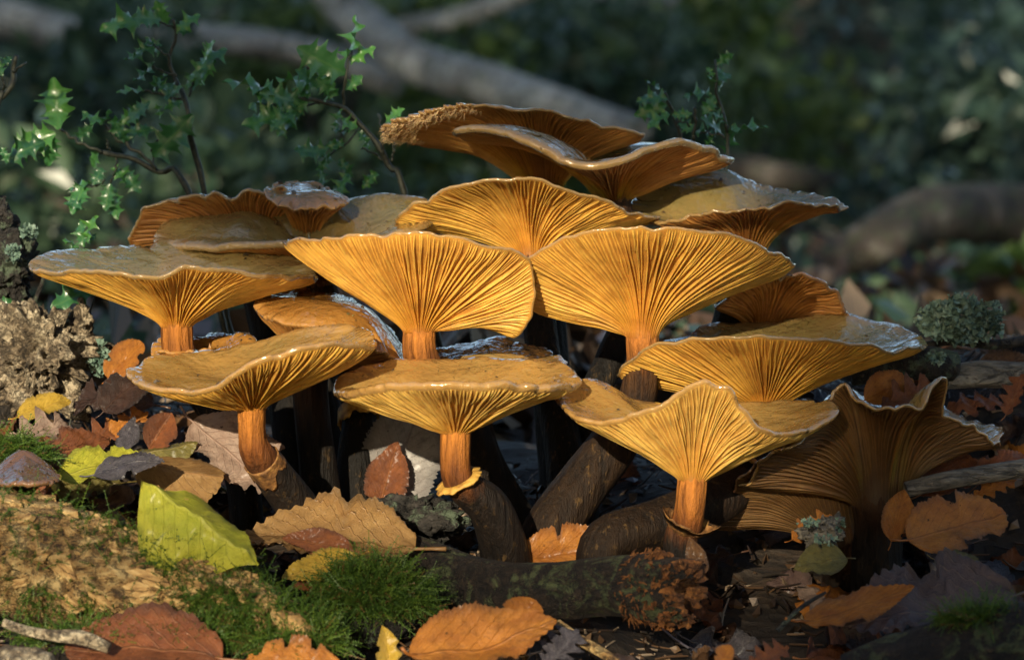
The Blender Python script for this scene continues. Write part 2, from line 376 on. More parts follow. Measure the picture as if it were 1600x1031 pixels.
    for k in range(len(q)):
        aa = np.arange(seg) / seg * 2 * math.pi
        rr = q[k, 3] * (1 + 0.05 * np.sin(aa * 11 + seed) * (1 - smooth(0.05, 0.3, lv[k])) + 0.07 * vnoise(np.stack([np.cos(aa) * 1.5, np.sin(aa) * 1.5, np.full(seg, lv[k] * 5 + seed)], -1), seed) + 0.035 * vnoise(np.stack([np.cos(aa) * 7, np.sin(aa) * 7, np.full(seg, lv[k] * 2 + seed)], -1), seed + 2))
        vv.append(q[k, :3] + (np.cos(aa) * rr)[:, None] * fr[k][0] + (np.sin(aa) * rr)[:, None] * fr[k][1])
    vv = np.concatenate(vv); ff = grid_faces(len(q), seg, True)
    ln = np.concatenate([[0], np.cumsum(np.linalg.norm(np.diff(q[:, :3], axis=0), axis=1))]) / 0.085
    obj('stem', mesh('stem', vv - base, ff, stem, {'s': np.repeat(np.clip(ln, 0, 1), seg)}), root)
    if ring is not None:
        kf, flare, drop = ring; k = int(kf * (len(q) - 1)); c = q[k]; fa, fb = fr[k]; tdir = tt[k]
        sg = 72; aa = np.arange(sg) / sg * 2 * math.pi; rv = []
        wv = 1 + 0.55 * vnoise(np.stack([np.cos(aa) * 2, np.sin(aa) * 2, np.full(sg, seed * 1.7)], -1), seed + 40) + 0.28 * vnoise(np.stack([np.cos(aa) * 6, np.sin(aa) * 6, np.full(sg, seed * 1.7)], -1), seed + 41)
        for (rf, dz) in ((1.0, 0.0), (1.12, -0.05), (1 + 0.6 * flare, 0.12 * drop), (1 + flare, drop), (1 + 0.92 * flare, drop + 0.10), (1 + 0.5 * flare, 0.35 * drop + 0.16), (0.98, 0.30)):
            r_ = c[3] * (1 + (rf - 1) * wv); 
            rv.append(c[:3] + (np.cos(aa) * r_)[:, None] * fa + (np.sin(aa) * r_)[:, None] * fb + tdir * (dz * c[3] * wv)[:, None])
        obj('ring', mesh('ring', np.concatenate(rv) - base, grid_faces(7, sg, True), ringmat or RING), root)
    return root

# front row
mushroom('golden mushroom with wavy folded cap draped over the left fallen leaves, gilled fold turned outward',
    [(200,585,-62),(222,606,-82),(285,617,-96),(335,612,-104),(368,592,-110),(402,569,-113),(452,552,-112),(520,542,-104),(584,547,-80),(572,522,-52),(528,512,-42),(470,520,-36),(400,541,-34),(310,556,-36),(240,564,-46)],
    (393,640,-74), 21, [(394,680,-72,21),(400,705,-70,25),(430,745,-62,30),(482,815,-50,34),(500,860,-46,36)], 'gold', 'tan', a=0.22, b=0.30, e=0.36, ring=(0.285,0.16,0.9), ringmat=RINGB, seed=1, cfrac=0.62, th=2.4)
mushroom('pale gold mushroom with flat slimy cap and torn yellow ring halfway down its stem',
    [(527,620,-66),(545,622,-88),(600,612,-106),(690,608,-116),(790,609,-113),(865,612,-98),(906,603,-76),(872,578,-54),(780,570,-44),(690,572,-42),(600,576,-48),(540,596,-56)],
    (712,678,-82), 23, [(712,735,-82,24),(725,760,-80,27),(762,790,-74,33),(782,835,-68,37),(790,880,-64,40)], 'pale', 'tan', a=0.22, b=0.34, e=0.28, ring=(0.25,0.55,0.1), seed=2, cfrac=0.8, th=3.4)
mushroom('pale gold mushroom with deeply rippled cap, tall gilled wave in its front edge',
    [(870,620,-66),(884,646,-86),(915,660,-98),(972,658,-106),(1025,640,-112),(1062,612,-116),(1098,599,-117),(1134,609,-115),(1160,642,-110),(1186,674,-106),(1240,681,-94),(1292,664,-80),(1308,644,-66),(1272,632,-52),(1190,634,-44),(1100,640,-42),(1000,632,-44),(925,600,-50)],
    (1082,752,-84), 22, [(1080,785,-84,23),(1074,815,-82,25),(1064,850,-80,27)], 'pale', 'tan', a=0.2, b=0.36, e=0.26, seed=3, th=2.2, cfrac=0.55, ring=(0.44,0.6,-0.5), ringmat=RINGB, hmin=0.5)
# middle row
mushroom('broad golden mushroom with wide flat glossy cap reaching furthest toward the rotten stump',
    [(48,426,-5),(95,428,-24),(165,429,-38),(238,436,-45),(310,424,-46),(385,430,-40),(445,435,-25),(493,437,0),(478,408,28),(430,393,38),(350,384,44),(250,385,44),(150,392,36),(75,402,18)],
    (276,512,-4), 24, [(278,545,-4,25),(292,580,-4,27),(345,650,-8,28),(430,750,-14,30),(500,850,-20,32)], 'gold', 'olive', a=0.3, b=0.46, e=0.24, seed=4, cfrac=0.75, th=2.0)
mushroom('bright golden mushroom with fan of gills and a drooping lobe beside the dark stems',
    [(443,381,-34),(500,374,-54),(590,367,-66),(680,367,-69),(755,381,-63),(822,404,-50),(834,450,-42),(829,492,-38),(803,527,-26),(768,492,0),(725,440,24),(640,392,36),(540,382,28),(470,378,4)],
    (655,520,-26), 24, [(657,555,-26,26),(680,600,-22,28),(745,700,-8,30),(785,860,6,34)], 'gold', 'tan', a=0.22, b=0.28, e=0.36, seed=5, cfrac=0.8)
mushroom('large golden mushroom with long narrow gilled funnel rising above the slanted brown stem',
    [(852,490,-4),(822,472,-22),(807,430,-36),(832,398,-50),(888,374,-60),(960,359,-68),(1040,355,-68),(1110,363,-60),(1170,377,-50),(1215,396,-36),(1240,416,-14),(1222,420,12),(1130,398,36),(1000,392,44),(905,430,26)],
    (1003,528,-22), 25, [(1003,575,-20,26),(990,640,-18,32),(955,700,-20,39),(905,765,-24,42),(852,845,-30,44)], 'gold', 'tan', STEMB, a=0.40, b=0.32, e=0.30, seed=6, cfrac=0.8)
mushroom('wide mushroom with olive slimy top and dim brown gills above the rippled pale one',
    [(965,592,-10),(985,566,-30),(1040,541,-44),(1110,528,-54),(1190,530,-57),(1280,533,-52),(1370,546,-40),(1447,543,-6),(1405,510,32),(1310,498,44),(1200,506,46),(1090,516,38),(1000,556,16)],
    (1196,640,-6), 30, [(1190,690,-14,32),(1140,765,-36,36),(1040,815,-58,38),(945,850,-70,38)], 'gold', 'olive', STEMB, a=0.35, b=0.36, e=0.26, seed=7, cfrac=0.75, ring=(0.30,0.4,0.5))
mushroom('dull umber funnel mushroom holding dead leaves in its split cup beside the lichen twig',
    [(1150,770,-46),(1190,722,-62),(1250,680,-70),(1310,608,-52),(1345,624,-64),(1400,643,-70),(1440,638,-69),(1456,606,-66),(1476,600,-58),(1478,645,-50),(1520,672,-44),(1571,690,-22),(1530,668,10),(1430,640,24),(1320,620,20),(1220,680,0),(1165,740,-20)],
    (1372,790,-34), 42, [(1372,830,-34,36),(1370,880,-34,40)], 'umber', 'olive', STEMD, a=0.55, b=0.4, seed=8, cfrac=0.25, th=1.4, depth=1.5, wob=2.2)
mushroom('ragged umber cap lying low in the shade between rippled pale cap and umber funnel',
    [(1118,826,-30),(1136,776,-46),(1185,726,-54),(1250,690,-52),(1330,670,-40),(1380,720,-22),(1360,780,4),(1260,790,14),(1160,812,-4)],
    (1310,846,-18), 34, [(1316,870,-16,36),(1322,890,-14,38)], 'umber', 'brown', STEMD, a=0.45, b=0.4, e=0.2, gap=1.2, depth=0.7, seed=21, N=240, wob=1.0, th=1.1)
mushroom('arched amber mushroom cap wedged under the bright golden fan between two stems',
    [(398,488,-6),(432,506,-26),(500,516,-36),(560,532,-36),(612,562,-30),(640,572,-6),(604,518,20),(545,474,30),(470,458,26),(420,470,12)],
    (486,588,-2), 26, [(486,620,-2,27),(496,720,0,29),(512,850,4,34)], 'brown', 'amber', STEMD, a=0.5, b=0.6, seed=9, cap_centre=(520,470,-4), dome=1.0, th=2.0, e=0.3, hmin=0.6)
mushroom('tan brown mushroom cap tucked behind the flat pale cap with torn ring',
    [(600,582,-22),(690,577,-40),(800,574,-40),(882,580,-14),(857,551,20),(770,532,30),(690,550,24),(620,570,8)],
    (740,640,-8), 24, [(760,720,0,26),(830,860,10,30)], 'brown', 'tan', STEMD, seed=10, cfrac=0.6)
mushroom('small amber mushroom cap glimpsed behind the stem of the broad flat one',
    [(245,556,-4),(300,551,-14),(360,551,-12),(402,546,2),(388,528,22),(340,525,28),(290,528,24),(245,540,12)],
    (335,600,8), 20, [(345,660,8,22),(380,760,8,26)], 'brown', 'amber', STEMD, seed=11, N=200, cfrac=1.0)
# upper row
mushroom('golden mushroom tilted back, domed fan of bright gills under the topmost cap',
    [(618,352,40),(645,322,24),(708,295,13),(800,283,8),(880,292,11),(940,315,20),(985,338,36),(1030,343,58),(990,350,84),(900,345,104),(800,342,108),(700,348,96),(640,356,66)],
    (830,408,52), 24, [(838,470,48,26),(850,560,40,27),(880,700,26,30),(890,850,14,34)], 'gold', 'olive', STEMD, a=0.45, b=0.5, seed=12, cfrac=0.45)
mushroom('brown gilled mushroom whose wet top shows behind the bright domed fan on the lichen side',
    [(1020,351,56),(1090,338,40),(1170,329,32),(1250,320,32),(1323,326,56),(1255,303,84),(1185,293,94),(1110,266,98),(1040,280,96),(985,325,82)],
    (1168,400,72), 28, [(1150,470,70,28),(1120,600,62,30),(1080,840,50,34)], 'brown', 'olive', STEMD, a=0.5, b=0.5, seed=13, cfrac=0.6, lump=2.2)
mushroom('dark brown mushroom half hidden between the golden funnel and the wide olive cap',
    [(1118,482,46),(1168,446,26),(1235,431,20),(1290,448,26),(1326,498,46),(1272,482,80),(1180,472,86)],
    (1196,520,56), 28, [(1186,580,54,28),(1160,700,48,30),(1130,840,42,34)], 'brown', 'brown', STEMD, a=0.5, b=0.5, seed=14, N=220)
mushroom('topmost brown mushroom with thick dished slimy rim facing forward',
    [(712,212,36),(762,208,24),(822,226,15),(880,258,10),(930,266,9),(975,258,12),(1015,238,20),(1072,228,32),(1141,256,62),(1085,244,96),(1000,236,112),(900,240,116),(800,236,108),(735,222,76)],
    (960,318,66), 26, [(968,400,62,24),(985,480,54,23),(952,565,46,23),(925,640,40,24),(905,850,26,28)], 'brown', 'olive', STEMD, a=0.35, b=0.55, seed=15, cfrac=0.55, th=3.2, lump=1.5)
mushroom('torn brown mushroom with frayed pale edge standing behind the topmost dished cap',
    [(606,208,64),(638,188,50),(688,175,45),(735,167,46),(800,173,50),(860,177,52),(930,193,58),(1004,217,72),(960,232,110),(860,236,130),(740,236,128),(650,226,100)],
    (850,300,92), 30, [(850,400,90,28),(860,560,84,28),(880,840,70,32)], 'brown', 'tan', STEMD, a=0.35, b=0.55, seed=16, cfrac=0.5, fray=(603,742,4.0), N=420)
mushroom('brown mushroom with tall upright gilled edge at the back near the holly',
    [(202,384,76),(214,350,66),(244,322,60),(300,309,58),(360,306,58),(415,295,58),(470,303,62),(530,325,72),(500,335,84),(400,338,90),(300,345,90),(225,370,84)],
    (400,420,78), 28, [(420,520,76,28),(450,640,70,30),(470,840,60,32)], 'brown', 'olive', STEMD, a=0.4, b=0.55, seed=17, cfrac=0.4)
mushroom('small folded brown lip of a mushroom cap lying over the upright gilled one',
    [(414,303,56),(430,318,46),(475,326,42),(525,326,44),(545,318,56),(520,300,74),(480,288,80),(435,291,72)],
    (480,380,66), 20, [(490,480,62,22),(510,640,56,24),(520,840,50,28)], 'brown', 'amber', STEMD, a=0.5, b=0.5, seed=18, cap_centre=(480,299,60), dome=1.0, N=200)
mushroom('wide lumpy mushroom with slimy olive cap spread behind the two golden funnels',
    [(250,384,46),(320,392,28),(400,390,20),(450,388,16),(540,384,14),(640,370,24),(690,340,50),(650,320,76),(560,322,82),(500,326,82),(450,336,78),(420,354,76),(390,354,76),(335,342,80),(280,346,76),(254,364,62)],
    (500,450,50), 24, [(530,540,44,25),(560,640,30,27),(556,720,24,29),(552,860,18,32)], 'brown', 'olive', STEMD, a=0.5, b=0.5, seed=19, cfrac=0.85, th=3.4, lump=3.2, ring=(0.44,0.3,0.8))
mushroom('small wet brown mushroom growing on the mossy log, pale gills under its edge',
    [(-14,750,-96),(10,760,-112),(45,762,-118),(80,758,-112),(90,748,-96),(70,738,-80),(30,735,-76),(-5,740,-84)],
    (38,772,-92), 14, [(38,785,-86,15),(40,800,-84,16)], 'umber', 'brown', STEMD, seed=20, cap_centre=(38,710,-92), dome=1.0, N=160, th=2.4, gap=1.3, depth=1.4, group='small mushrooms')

# ------------------------------------------------------------------ leaves
def leaf_mat(name, a, b, vein, rough=0.42, trans=0.22, tcol=None, spots=0.5):
    n = NT(name); uv = n.n('UVMap').outputs[0]; sx = n.n('SeparateXYZ', Vector=uv); u, v = sx.outputs[0], sx.outputs[1]
    au = n.math('ABSOLUTE', n.math('SUBTRACT', u, 0.5))
    mid = n.ramp(au, [(0.0, (1,) * 3), (0.022, (0,) * 3)])
    ph = n.math('FRACT', n.math('SUBTRACT', n.math('MULTIPLY', v, 9.0), n.math('MULTIPLY', au, 7.0)))
    sv = n.ramp(n.math('ABSOLUTE', n.math('SUBTRACT', ph, 0.5)), [(0.0, (0.8,) * 3), (0.07, (0,) * 3)])
    net = n.n('TexVoronoi', Scale=70.0, _feature='DISTANCE_TO_EDGE'); n.t.links.new(uv, net.inputs['Vector'])
    netv = n.ramp(net.outputs['Distance'], [(0.0, (0.35,) * 3), (0.08, (0,) * 3)])
    vv = n.math('MAXIMUM', n.math('MAXIMUM', mid, sv), netv)
    hol = n.ramp(n.noise(12, 3, 0.6, uv), [(0.70, (0,) * 3), (0.72, (1,) * 3)])
    oi = n.n('ObjectInfo').outputs['Random']
    off = n.n('VectorMath', i0=uv); off.operation = 'ADD'; cx = n.n('CombineXYZ', X=n.math('MULTIPLY', oi, 37.0), Y=oi); n.t.links.new(cx.outputs[0], off.inputs[1])
    m1 = n.noise(3.5, 6, 0.65, off.outputs[0], 0.5); m2 = n.noise(22, 5, 0.7, off.outputs[0])
    c = n.ramp(m1, [(0.34, a), (0.66, b)])
    c = n.mix(n.math('MULTIPLY', vv, 0.55), c, vein)
    c = n.mix(n.math('MULTIPLY', n.ramp(m2, [(0.60, (0,) * 3), (0.68, (1,) * 3)]), spots), c, tuple(x * 0.25 for x in a))
    edge = n.math('ADD', au, n.math('MULTIPLY', m1, 0.22)); c = n.mix(n.math('MULTIPLY', n.ramp(edge, [(0.46, (0,) * 3), (0.60, (1,) * 3)]), 0.7), c, tuple(0.35 * x + 0.02 for x in a))
    c = n.mix(n.ramp(n.noise(9, 4, 0.7, off.outputs[0]), [(0.5, (0,) * 3), (0.72, (0.6,) * 3)]), c, tuple(x * 0.42 for x in a))
    nb = n.bump(n.math('SUBTRACT', m2, n.math('MULTIPLY', vv, 0.9)), 0.6, 0.0009)
    n.p(Base__Color=c, Roughness=n.ramp(m2, [(0.3, (rough - 0.12,) * 3), (0.7, (rough + 0.2,) * 3)]), Normal=nb, Coat__Weight=0.12, Coat__Roughness=0.25)
    tr = n.n('BsdfTranslucent', Color=c if tcol is None else (*tcol, 1), Normal=nb)
    mx = n.n('MixShader', Fac=trans); n.t.links.new(n.b.outputs[0], mx.inputs[1]); n.t.links.new(tr.outputs[0], mx.inputs[2])
    c_ = None; tp = n.n('BsdfTransparent'); mh = n.n('MixShader', Fac=hol); n.t.links.new(mx.outputs[0], mh.inputs[1]); n.t.links.new(tp.outputs[0], mh.inputs[2]); n.t.links.new(mh.outputs[0], n.out.inputs['Surface']); return n.m
LM = dict(
    orange=leaf_mat('leaf_orange', (0.36, 0.12, 0.018), (0.55, 0.22, 0.03), (0.22, 0.07, 0.015)),
    rust=leaf_mat('leaf_rust', (0.15, 0.045, 0.018), (0.27, 0.085, 0.025), (0.30, 0.14, 0.05)),
    brown=leaf_mat('leaf_brown', (0.10, 0.045, 0.02), (0.20, 0.095, 0.035), (0.28, 0.16, 0.07)),
    dark=leaf_mat('leaf_dark', (0.025, 0.013, 0.009), (0.06, 0.028, 0.018), (0.10, 0.05, 0.03), 0.3),
    pale=leaf_mat('leaf_pale', (0.30, 0.20, 0.15), (0.44, 0.32, 0.25), (0.24, 0.13, 0.09), 0.5),
    grey=leaf_mat('leaf_grey', (0.22, 0.20, 0.19), (0.36, 0.34, 0.32), (0.20, 0.15, 0.13), 0.5, 0.12),
    lime=leaf_mat('leaf_lime', (0.36, 0.38, 0.022), (0.52, 0.48, 0.04), (0.30, 0.30, 0.04), rough=0.55, spots=0.5),
    yellow=leaf_mat('leaf_yellow', (0.50, 0.32, 0.03), (0.62, 0.42, 0.06), (0.40, 0.18, 0.03)),
    tan=leaf_mat('leaf_tan', (0.28, 0.15, 0.05), (0.40, 0.24, 0.09), (0.20, 0.09, 0.03)),
    plum=leaf_mat('leaf_plum', (0.085, 0.05, 0.045), (0.15, 0.095, 0.08), (0.22, 0.15, 0.12), 0.35),
    slate=leaf_mat('leaf_slate', (0.045, 0.04, 0.05), (0.11, 0.10, 0.12), (0.16, 0.15, 0.16), 0.25),
    olive=leaf_mat('leaf_olive', (0.13, 0.12, 0.03), (0.24, 0.20, 0.05), (0.12, 0.07, 0.02)))
def leaf_mesh(name, kind='ovate', width=0.6, mat=None, curl=0.3, fold=0.15, roll=0.0, rib=0.012, wr=0.03, seed=1, teeth=26, nv=64, nu=13, stalk=0.18, bites=0.35):
    """unit-length leaf along +X, width along Y, face up +Z"""
    v = np.linspace(0, 1, nv); u = np.linspace(-1, 1, nu)
    if kind == 'ovate': wv = np.sin(np.pi * v ** 0.78) ** 0.72
    elif kind == 'round': wv = np.sin(np.pi * v ** 0.9) ** 0.52
    elif kind == 'pointed': wv = np.sin(np.pi * v ** 0.80) ** 1.15 * (1 + 0.03 * ((v * 30) % 1.0))
    elif kind == 'lance': wv = np.sin(np.pi * v ** 0.85) ** 0.9
    elif kind == 'oak': wv = np.sin(np.pi * v ** 1.15) ** 0.6 * (0.72 + 0.36 * np.sin(2 * np.pi * v * 4.2 - 1.0))
    wv = np.maximum(wv, 0.015)
    V, Uu = np.meshgrid(v, u, indexing='ij')
    saw = (V * teeth + (Uu > 0) * 0.37) % 1.0
    wvv = wv[:, None] * (1 + (0.10 * (saw - 0.5) if kind in ('ovate', 'round') else 0.0) + 0.07 * vnoise(np.stack([V * 5, np.sign(Uu) * 4, V * 0 + seed], -1), seed))
    bite = vnoise(np.stack([V * 7 + seed, np.sign(Uu) * 5.0, V * 0], -1), seed + 8); wvv = wvv * (1 - bites * smooth(0.55, 0.8, bite))
    y = Uu * wvv * width * 0.5; x = V - 0.5
    z = fold * np.abs(y) * 2
    ph = (V * 9 - np.abs(Uu) * wv[:, None] * 3.5)
    z = z + rib * np.sin(2 * np.pi * ph) * np.minimum(np.abs(Uu) * 2.5, 1) + wr * fbm(np.stack([x * 4 + seed, y * 4, x * 0], -1), 3, seed) + wr * 0.6 * np.abs(Uu) ** 2 * vnoise(np.stack([V * 6, np.sign(Uu) * 2.0, V * 0 + seed], -1), seed + 3)
    # roll across the width
    if abs(roll) > 1e-3:
        rr = 1.0 / roll; ang = y * roll; y2 = np.sin(ang) * (rr - z); z = rr - np.cos(ang) * (rr - z); y = y2
    if abs(curl) > 1e-3:
        rr = 1.0 / curl; ang = x * curl; x2 = np.sin(ang) * (rr - z); z = rr - np.cos(ang) * (rr - z); x = x2
    vs = np.stack([x, y, z], -1).reshape(-1, 3); uv = np.stack([Uu * 0.5 * np.sqrt(wv)[:, None] + 0.5, V], -1).reshape(-1, 2)
    f = grid_faces(nv, nu)
    if stalk:
        b = vs[nu // 2]; d = norm(vs[nu // 2] - vs[nu * 4 + nu // 2]); p0 = vs[nu * 3 + nu // 2]
        tp = np.array([p0, b, b + d * stalk * 0.5 + np.array((0, 0, 0.02)), b + d * stalk + np.array((0, 0.02, 0.05))]); tv, tf = tube(tp, [0.008, 0.010, 0.010, 0.013], 6)
        o = len(vs); vs = np.vstack([vs, tv]); uv = np.vstack([uv, np.tile([[0.5, 0.05]], (len(tv), 1))]); f += [tuple(i + o for i in q) for q in tf]
    return mesh(name, vs, f, mat, uv=uv)
def orient(base, tip, nrm_):
    base = Vector(base); tip = Vector(tip); X = tip - base; L = X.length; X.normalize(); Z = Vector(nrm_); Z = (Z - X * Z.dot(X)).normalized(); Y = Z.cross(X)
    m = Matrix((X, Y, Z)).transposed().to_4x4(); m.translation = (base + tip) / 2
    return m @ Matrix.Diagonal((L, L, L, 1))
def leaf(label, base, tip, n, mat, width=0.6, kind='ovate', **kw):
    me = leaf_mesh('leaf', kind, width, LM[mat], **kw); o = obj('fallen_leaf', me); o.matrix_world = orient(P(*base), P(*tip), n)
    return tag(o, label, 'leaf', 'fallen leaves')
UPC = (0, -0.55, 0.83); FACE = (0, -0.95, 0.3)
leaf('lime yellow leaf folded into a ridge, lying on the moss of the pale log', (222,732,-134), (408,872,-152), (0.06,-0.62,0.78), 'lime', 0.74, 'pointed', fold=-0.55, curl=-0.55, wr=0.07, rib=0.005, seed=3, stalk=0.0, bites=0.0)
leaf('lime green leaf lying flat behind the folded yellow one', (88,742,-68), (238,712,-56), (-0.1,-0.5,0.85), 'lime', 0.55, 'ovate', fold=0.1, curl=-0.5, seed=5)
leaf('slate coloured curled leaf lying across the lime green leaf', (140,735,-74), (256,716,-78), (0.1,-0.6,0.8), 'slate', 0.42, 'lance', roll=-3.5, curl=-0.5, seed=6, teeth=8)
leaf('broad ribbed tan leaf lying flat before the dark stems', (648,850,-82), (372,822,-70), (0.05,-0.42,0.9), 'tan', 0.62, 'ovate', curl=-0.45, rib=0.014, seed=7)
leaf('orange edged leaf fold under the broad ribbed tan leaf', (552,858,-92), (440,838,-92), (0.0,-0.9,0.42), 'rust', 0.42, 'ovate', curl=-0.6, seed=8)
leaf('yellow brown serrated leaf wedged between moss cushion and log', (560,872,-106), (440,905,-112), (0.1,-0.65,0.75), 'yellow', 0.50, 'ovate', curl=0.35, seed=9)
leaf('rust coloured leaf edge peeping out below the yellow brown leaf', (550,905,-108), (452,918,-112), (0,-0.9,0.4), 'rust', 0.28, 'ovate', curl=0.4, seed=19)
leaf('bright orange leaf propped upright behind the dark fallen branch', (812,874,-62), (962,858,-60), (0.02,-0.94,0.32), 'orange', 0.62, 'round', curl=-0.2, seed=10, stalk=0.05)
leaf('large orange brown leaf with its lobe turned up beneath the dark branch', (640,1035,-176), (872,985,-162), (-0.25,-0.62,0.74), 'orange', 0.62, 'ovate', curl=0.75, roll=1.2, rib=0.01, seed=11, stalk=0.05)
leaf('upturned orange lobe standing on the large orange brown leaf', (782,1018,-160), (838,938,-154), (-0.25,-0.95,0.15), 'orange', 0.95, 'round', curl=0.5, roll=1.0, seed=31, stalk=0)
leaf('wide brown leaf lying below the pale log', (348,1018,-170), (100,1008,-166), (0.0,-0.55,0.83), 'rust', 0.62, 'round', curl=-0.4, teeth=12, rib=0.01, seed=12)
leaf('yellow orange crinkled leaf below the moss beside the wide brown leaf', (530,1045,-172), (380,1036,-168), (0.0,-0.75,0.6), 'orange', 0.6, 'round', curl=-0.6, seed=13)
leaf('narrow yellow leaf standing upright below the moss cushion', (612,1062,-170), (598,976,-166), (0.3,-0.94,0.1), 'yellow', 0.50, 'lance', fold=0.35, curl=0.1, seed=14, stalk=0)
leaf('large plum brown ribbed leaf lying in the shade near the mossy corner log', (1590,930,-118), (1322,975,-140), (-0.05,-0.55,0.82), 'plum', 0.66, 'ovate', curl=-0.25, rib=0.018, seed=15)
leaf('twisted orange leaf lying on the plum brown leaf', (1255,975,-142), (1428,918,-134), (0.1,-0.75,0.6), 'orange', 0.32, 'ovate', roll=-3.0, curl=0.4, seed=16)
leaf('wide orange serrated leaf leaning behind the plum brown leaf', (1420,842,-80), (1572,800,-62), (-0.05,-0.75,0.62), 'orange', 0.62, 'round', curl=-0.35, rib=0.008, seed=17)
leaf('small amber leaf standing against the stem of the umber funnel', (1392,846,-72), (1412,765,-66), (0.1,-0.95,0.2), 'orange', 0.62, 'ovate', fold=0.3, curl=0.3, seed=18)
leaf('pinkish brown ribbed leaf under the tip of the umber funnel', (1438,762,-30), (1580,722,-14), (-0.1,-0.6,0.8), 'rust', 0.5, 'ovate', curl=-0.5, rib=0.022, seed=20)
leaf('dull green blotched leaf below the wide orange serrated leaf', (1462,870,-92), (1545,905,-98), (0,-0.7,0.7), 'olive', 0.6, 'ovate', curl=-0.5, seed=21)
leaf('olive grey leaf lying in the dark before the umber funnel', (1325,868,-98), (1240,888,-104), (0,-0.75,0.65), 'olive', 0.65, 'lance', curl=-0.3, seed=22)
leaf('grey dead leaf standing behind the torn ringed stem', (600,790,20), (660,622,30), (0.15,-0.96,0.2), 'grey', 0.72, 'round', curl=-0.3, rib=0.004, seed=23, stalk=0)
leaf('dark rust leaf standing beside the grey dead leaf', (590,800,14), (622,690,18), (0,-0.96,0.25), 'rust', 0.6, 'ovate', curl=-0.3, seed=24)
leaf('pale pink ribbed leaf leaning beside the folded golden mushroom stem', (300,655,-28), (420,762,-44), (-0.1,-0.78,0.6), 'pale', 0.62, 'ovate', curl=-0.4, rib=0.016, seed=25)
leaf('crumpled pale pink leaf at the foot of the folded golden mushroom', (352,742,-56), (444,760,-52), (0,-0.8,0.6), 'pale', 0.62, 'oak', curl=-0.6, wr=0.07, seed=26)
leaf('pale pink leaf half buried behind the crumpled one', (330,690,-20), (445,700,-24), (0.1,-0.85,0.5), 'pale', 0.5, 'ovate', curl=-0.4, wr=0.05, rib=0.014, seed=126)
leaf('tan leaf folded along its rib behind the lime leaves', (210,722,-50), (352,748,-62), (-0.2,-0.8,0.55), 'tan', 0.62, 'ovate', fold=-0.55, rib=0.012, seed=27)
leaf('grey brown striped leaf lying behind the folded tan leaf', (190,716,-44), (310,694,-38), (0,-0.7,0.7), 'olive', 0.55, 'ovate', fold=-0.35, seed=127)
leaf('dark red lobed leaf curled beside the rotten stump', (240,622,-22), (104,622,-8), (0.1,-0.7,0.7), 'dark', 0.62, 'oak', curl=-1.0, roll=-1.2, seed=28)
leaf('glossy dark red leaf rising under the left edge of the folded golden cap', (160,640,-40), (230,585,-30), (-0.2,-0.85,0.45), 'dark', 0.75, 'round', curl=-0.6, seed=128)
leaf('yellow edged orange leaf lying below the rotten stump', (28,650,-20), (112,622,-12), (-0.1,-0.7,0.7), 'yellow', 0.55, 'ovate', curl=-0.4, seed=29)
leaf('pale mauve dead leaf under the yellow edged one', (8,690,-40), (118,660,-26), (0,-0.7,0.7), 'pale', 0.62, 'oak', curl=-0.5, wr=0.05, seed=30)
leaf('curled chestnut leaf with its tip turned down beside the green moss bank', (60,728,-56), (172,676,-40), (-0.1,-0.75,0.65), 'rust', 0.62, 'ovate', curl=-1.2, seed=32)
leaf('chestnut leaf lying against the curled one', (110,700,-40), (190,668,-30), (0.15,-0.8,0.55), 'rust', 0.6, 'oak', curl=-0.7, seed=132)
leaf('burnt orange ragged leaf in the middle of the left litter', (155,690,-34), (232,640,-26), (0.05,-0.75,0.65), 'orange', 0.6, 'oak', curl=-0.5, wr=0.06, seed=33)
leaf('grey green leaf rolled up beside the burnt orange one', (190,708,-42), (212,652,-34), (-0.3,-0.85,0.4), 'slate', 0.55, 'lance', roll=-2.5, seed=34)
leaf('maroon leaf standing folded beside the burnt orange one', (232,702,-36), (268,645,-30), (0.2,-0.95,0.2), 'rust', 0.8, 'ovate', fold=0.4, seed=35)
leaf('orange and green leaf standing beside the stem of the broad flat mushroom', (168,590,6), (222,532,12), (-0.05,-0.95,0.3), 'orange', 0.62, 'round', curl=-0.4, seed=36)
leaf('orange leaf caught inside the split cup of the umber funnel', (1352,622,-12), (1430,590,-4), (0.1,-0.85,0.5), 'orange', 0.6, 'ovate', curl=-0.5, seed=37)
leaf('rust leaf filling the split cup of the umber funnel', (1378,632,-20), (1465,600,-10), (-0.1,-0.85,0.5), 'rust', 0.6, 'oak', curl=-0.5, wr=0.06, seed=38)
leaf('small yellow leaf in the split cup of the umber funnel', (1428,640,-36), (1456,612,-32), (0,-0.9,0.4), 'yellow', 0.7, 'round', seed=39)
leaf('pinkish crumpled leaf on the ground past the curled funnel edge', (1478,640,20), (1580,625,30), (0,-0.6,0.8), 'rust', 0.55, 'oak', curl=-0.5, wr=0.07, seed=40)
leaf('curled chestnut leaf at the end of the splintered wood', (1572,650,4), (1600,585,8), (-0.4,-0.9,0.2), 'rust', 0.8, 'oak', roll=2.0, seed=41)
leaf('rust red leaf with dark stalk beside the grey stick', (1528,752,-28), (1600,702,-20), (-0.2,-0.75,0.6), 'rust', 0.55, 'ovate', curl=-0.8, seed=42, stalk=0.4)
leaf('orange curled leaf at the end of the grey stick', (1520,775,-40), (1590,745,-34), (0,-0.8,0.6), 'orange', 0.5, 'oak', curl=-0.8, seed=43)
leaf('small brown leaf lying on the splintered wood', (1530,570,28), (1612,560,34), (0,-0.7,0.7), 'brown', 0.5, 'ovate', rib=0.03, seed=44)
leaf('brown leaf strip stuck upright on the broken end of the dark branch', (1098,912,-118), (1078,838,-112), (-0.2,-0.95,0.2), 'brown', 0.42, 'lance', roll=-2.0, curl=0.9, seed=45, stalk=0)
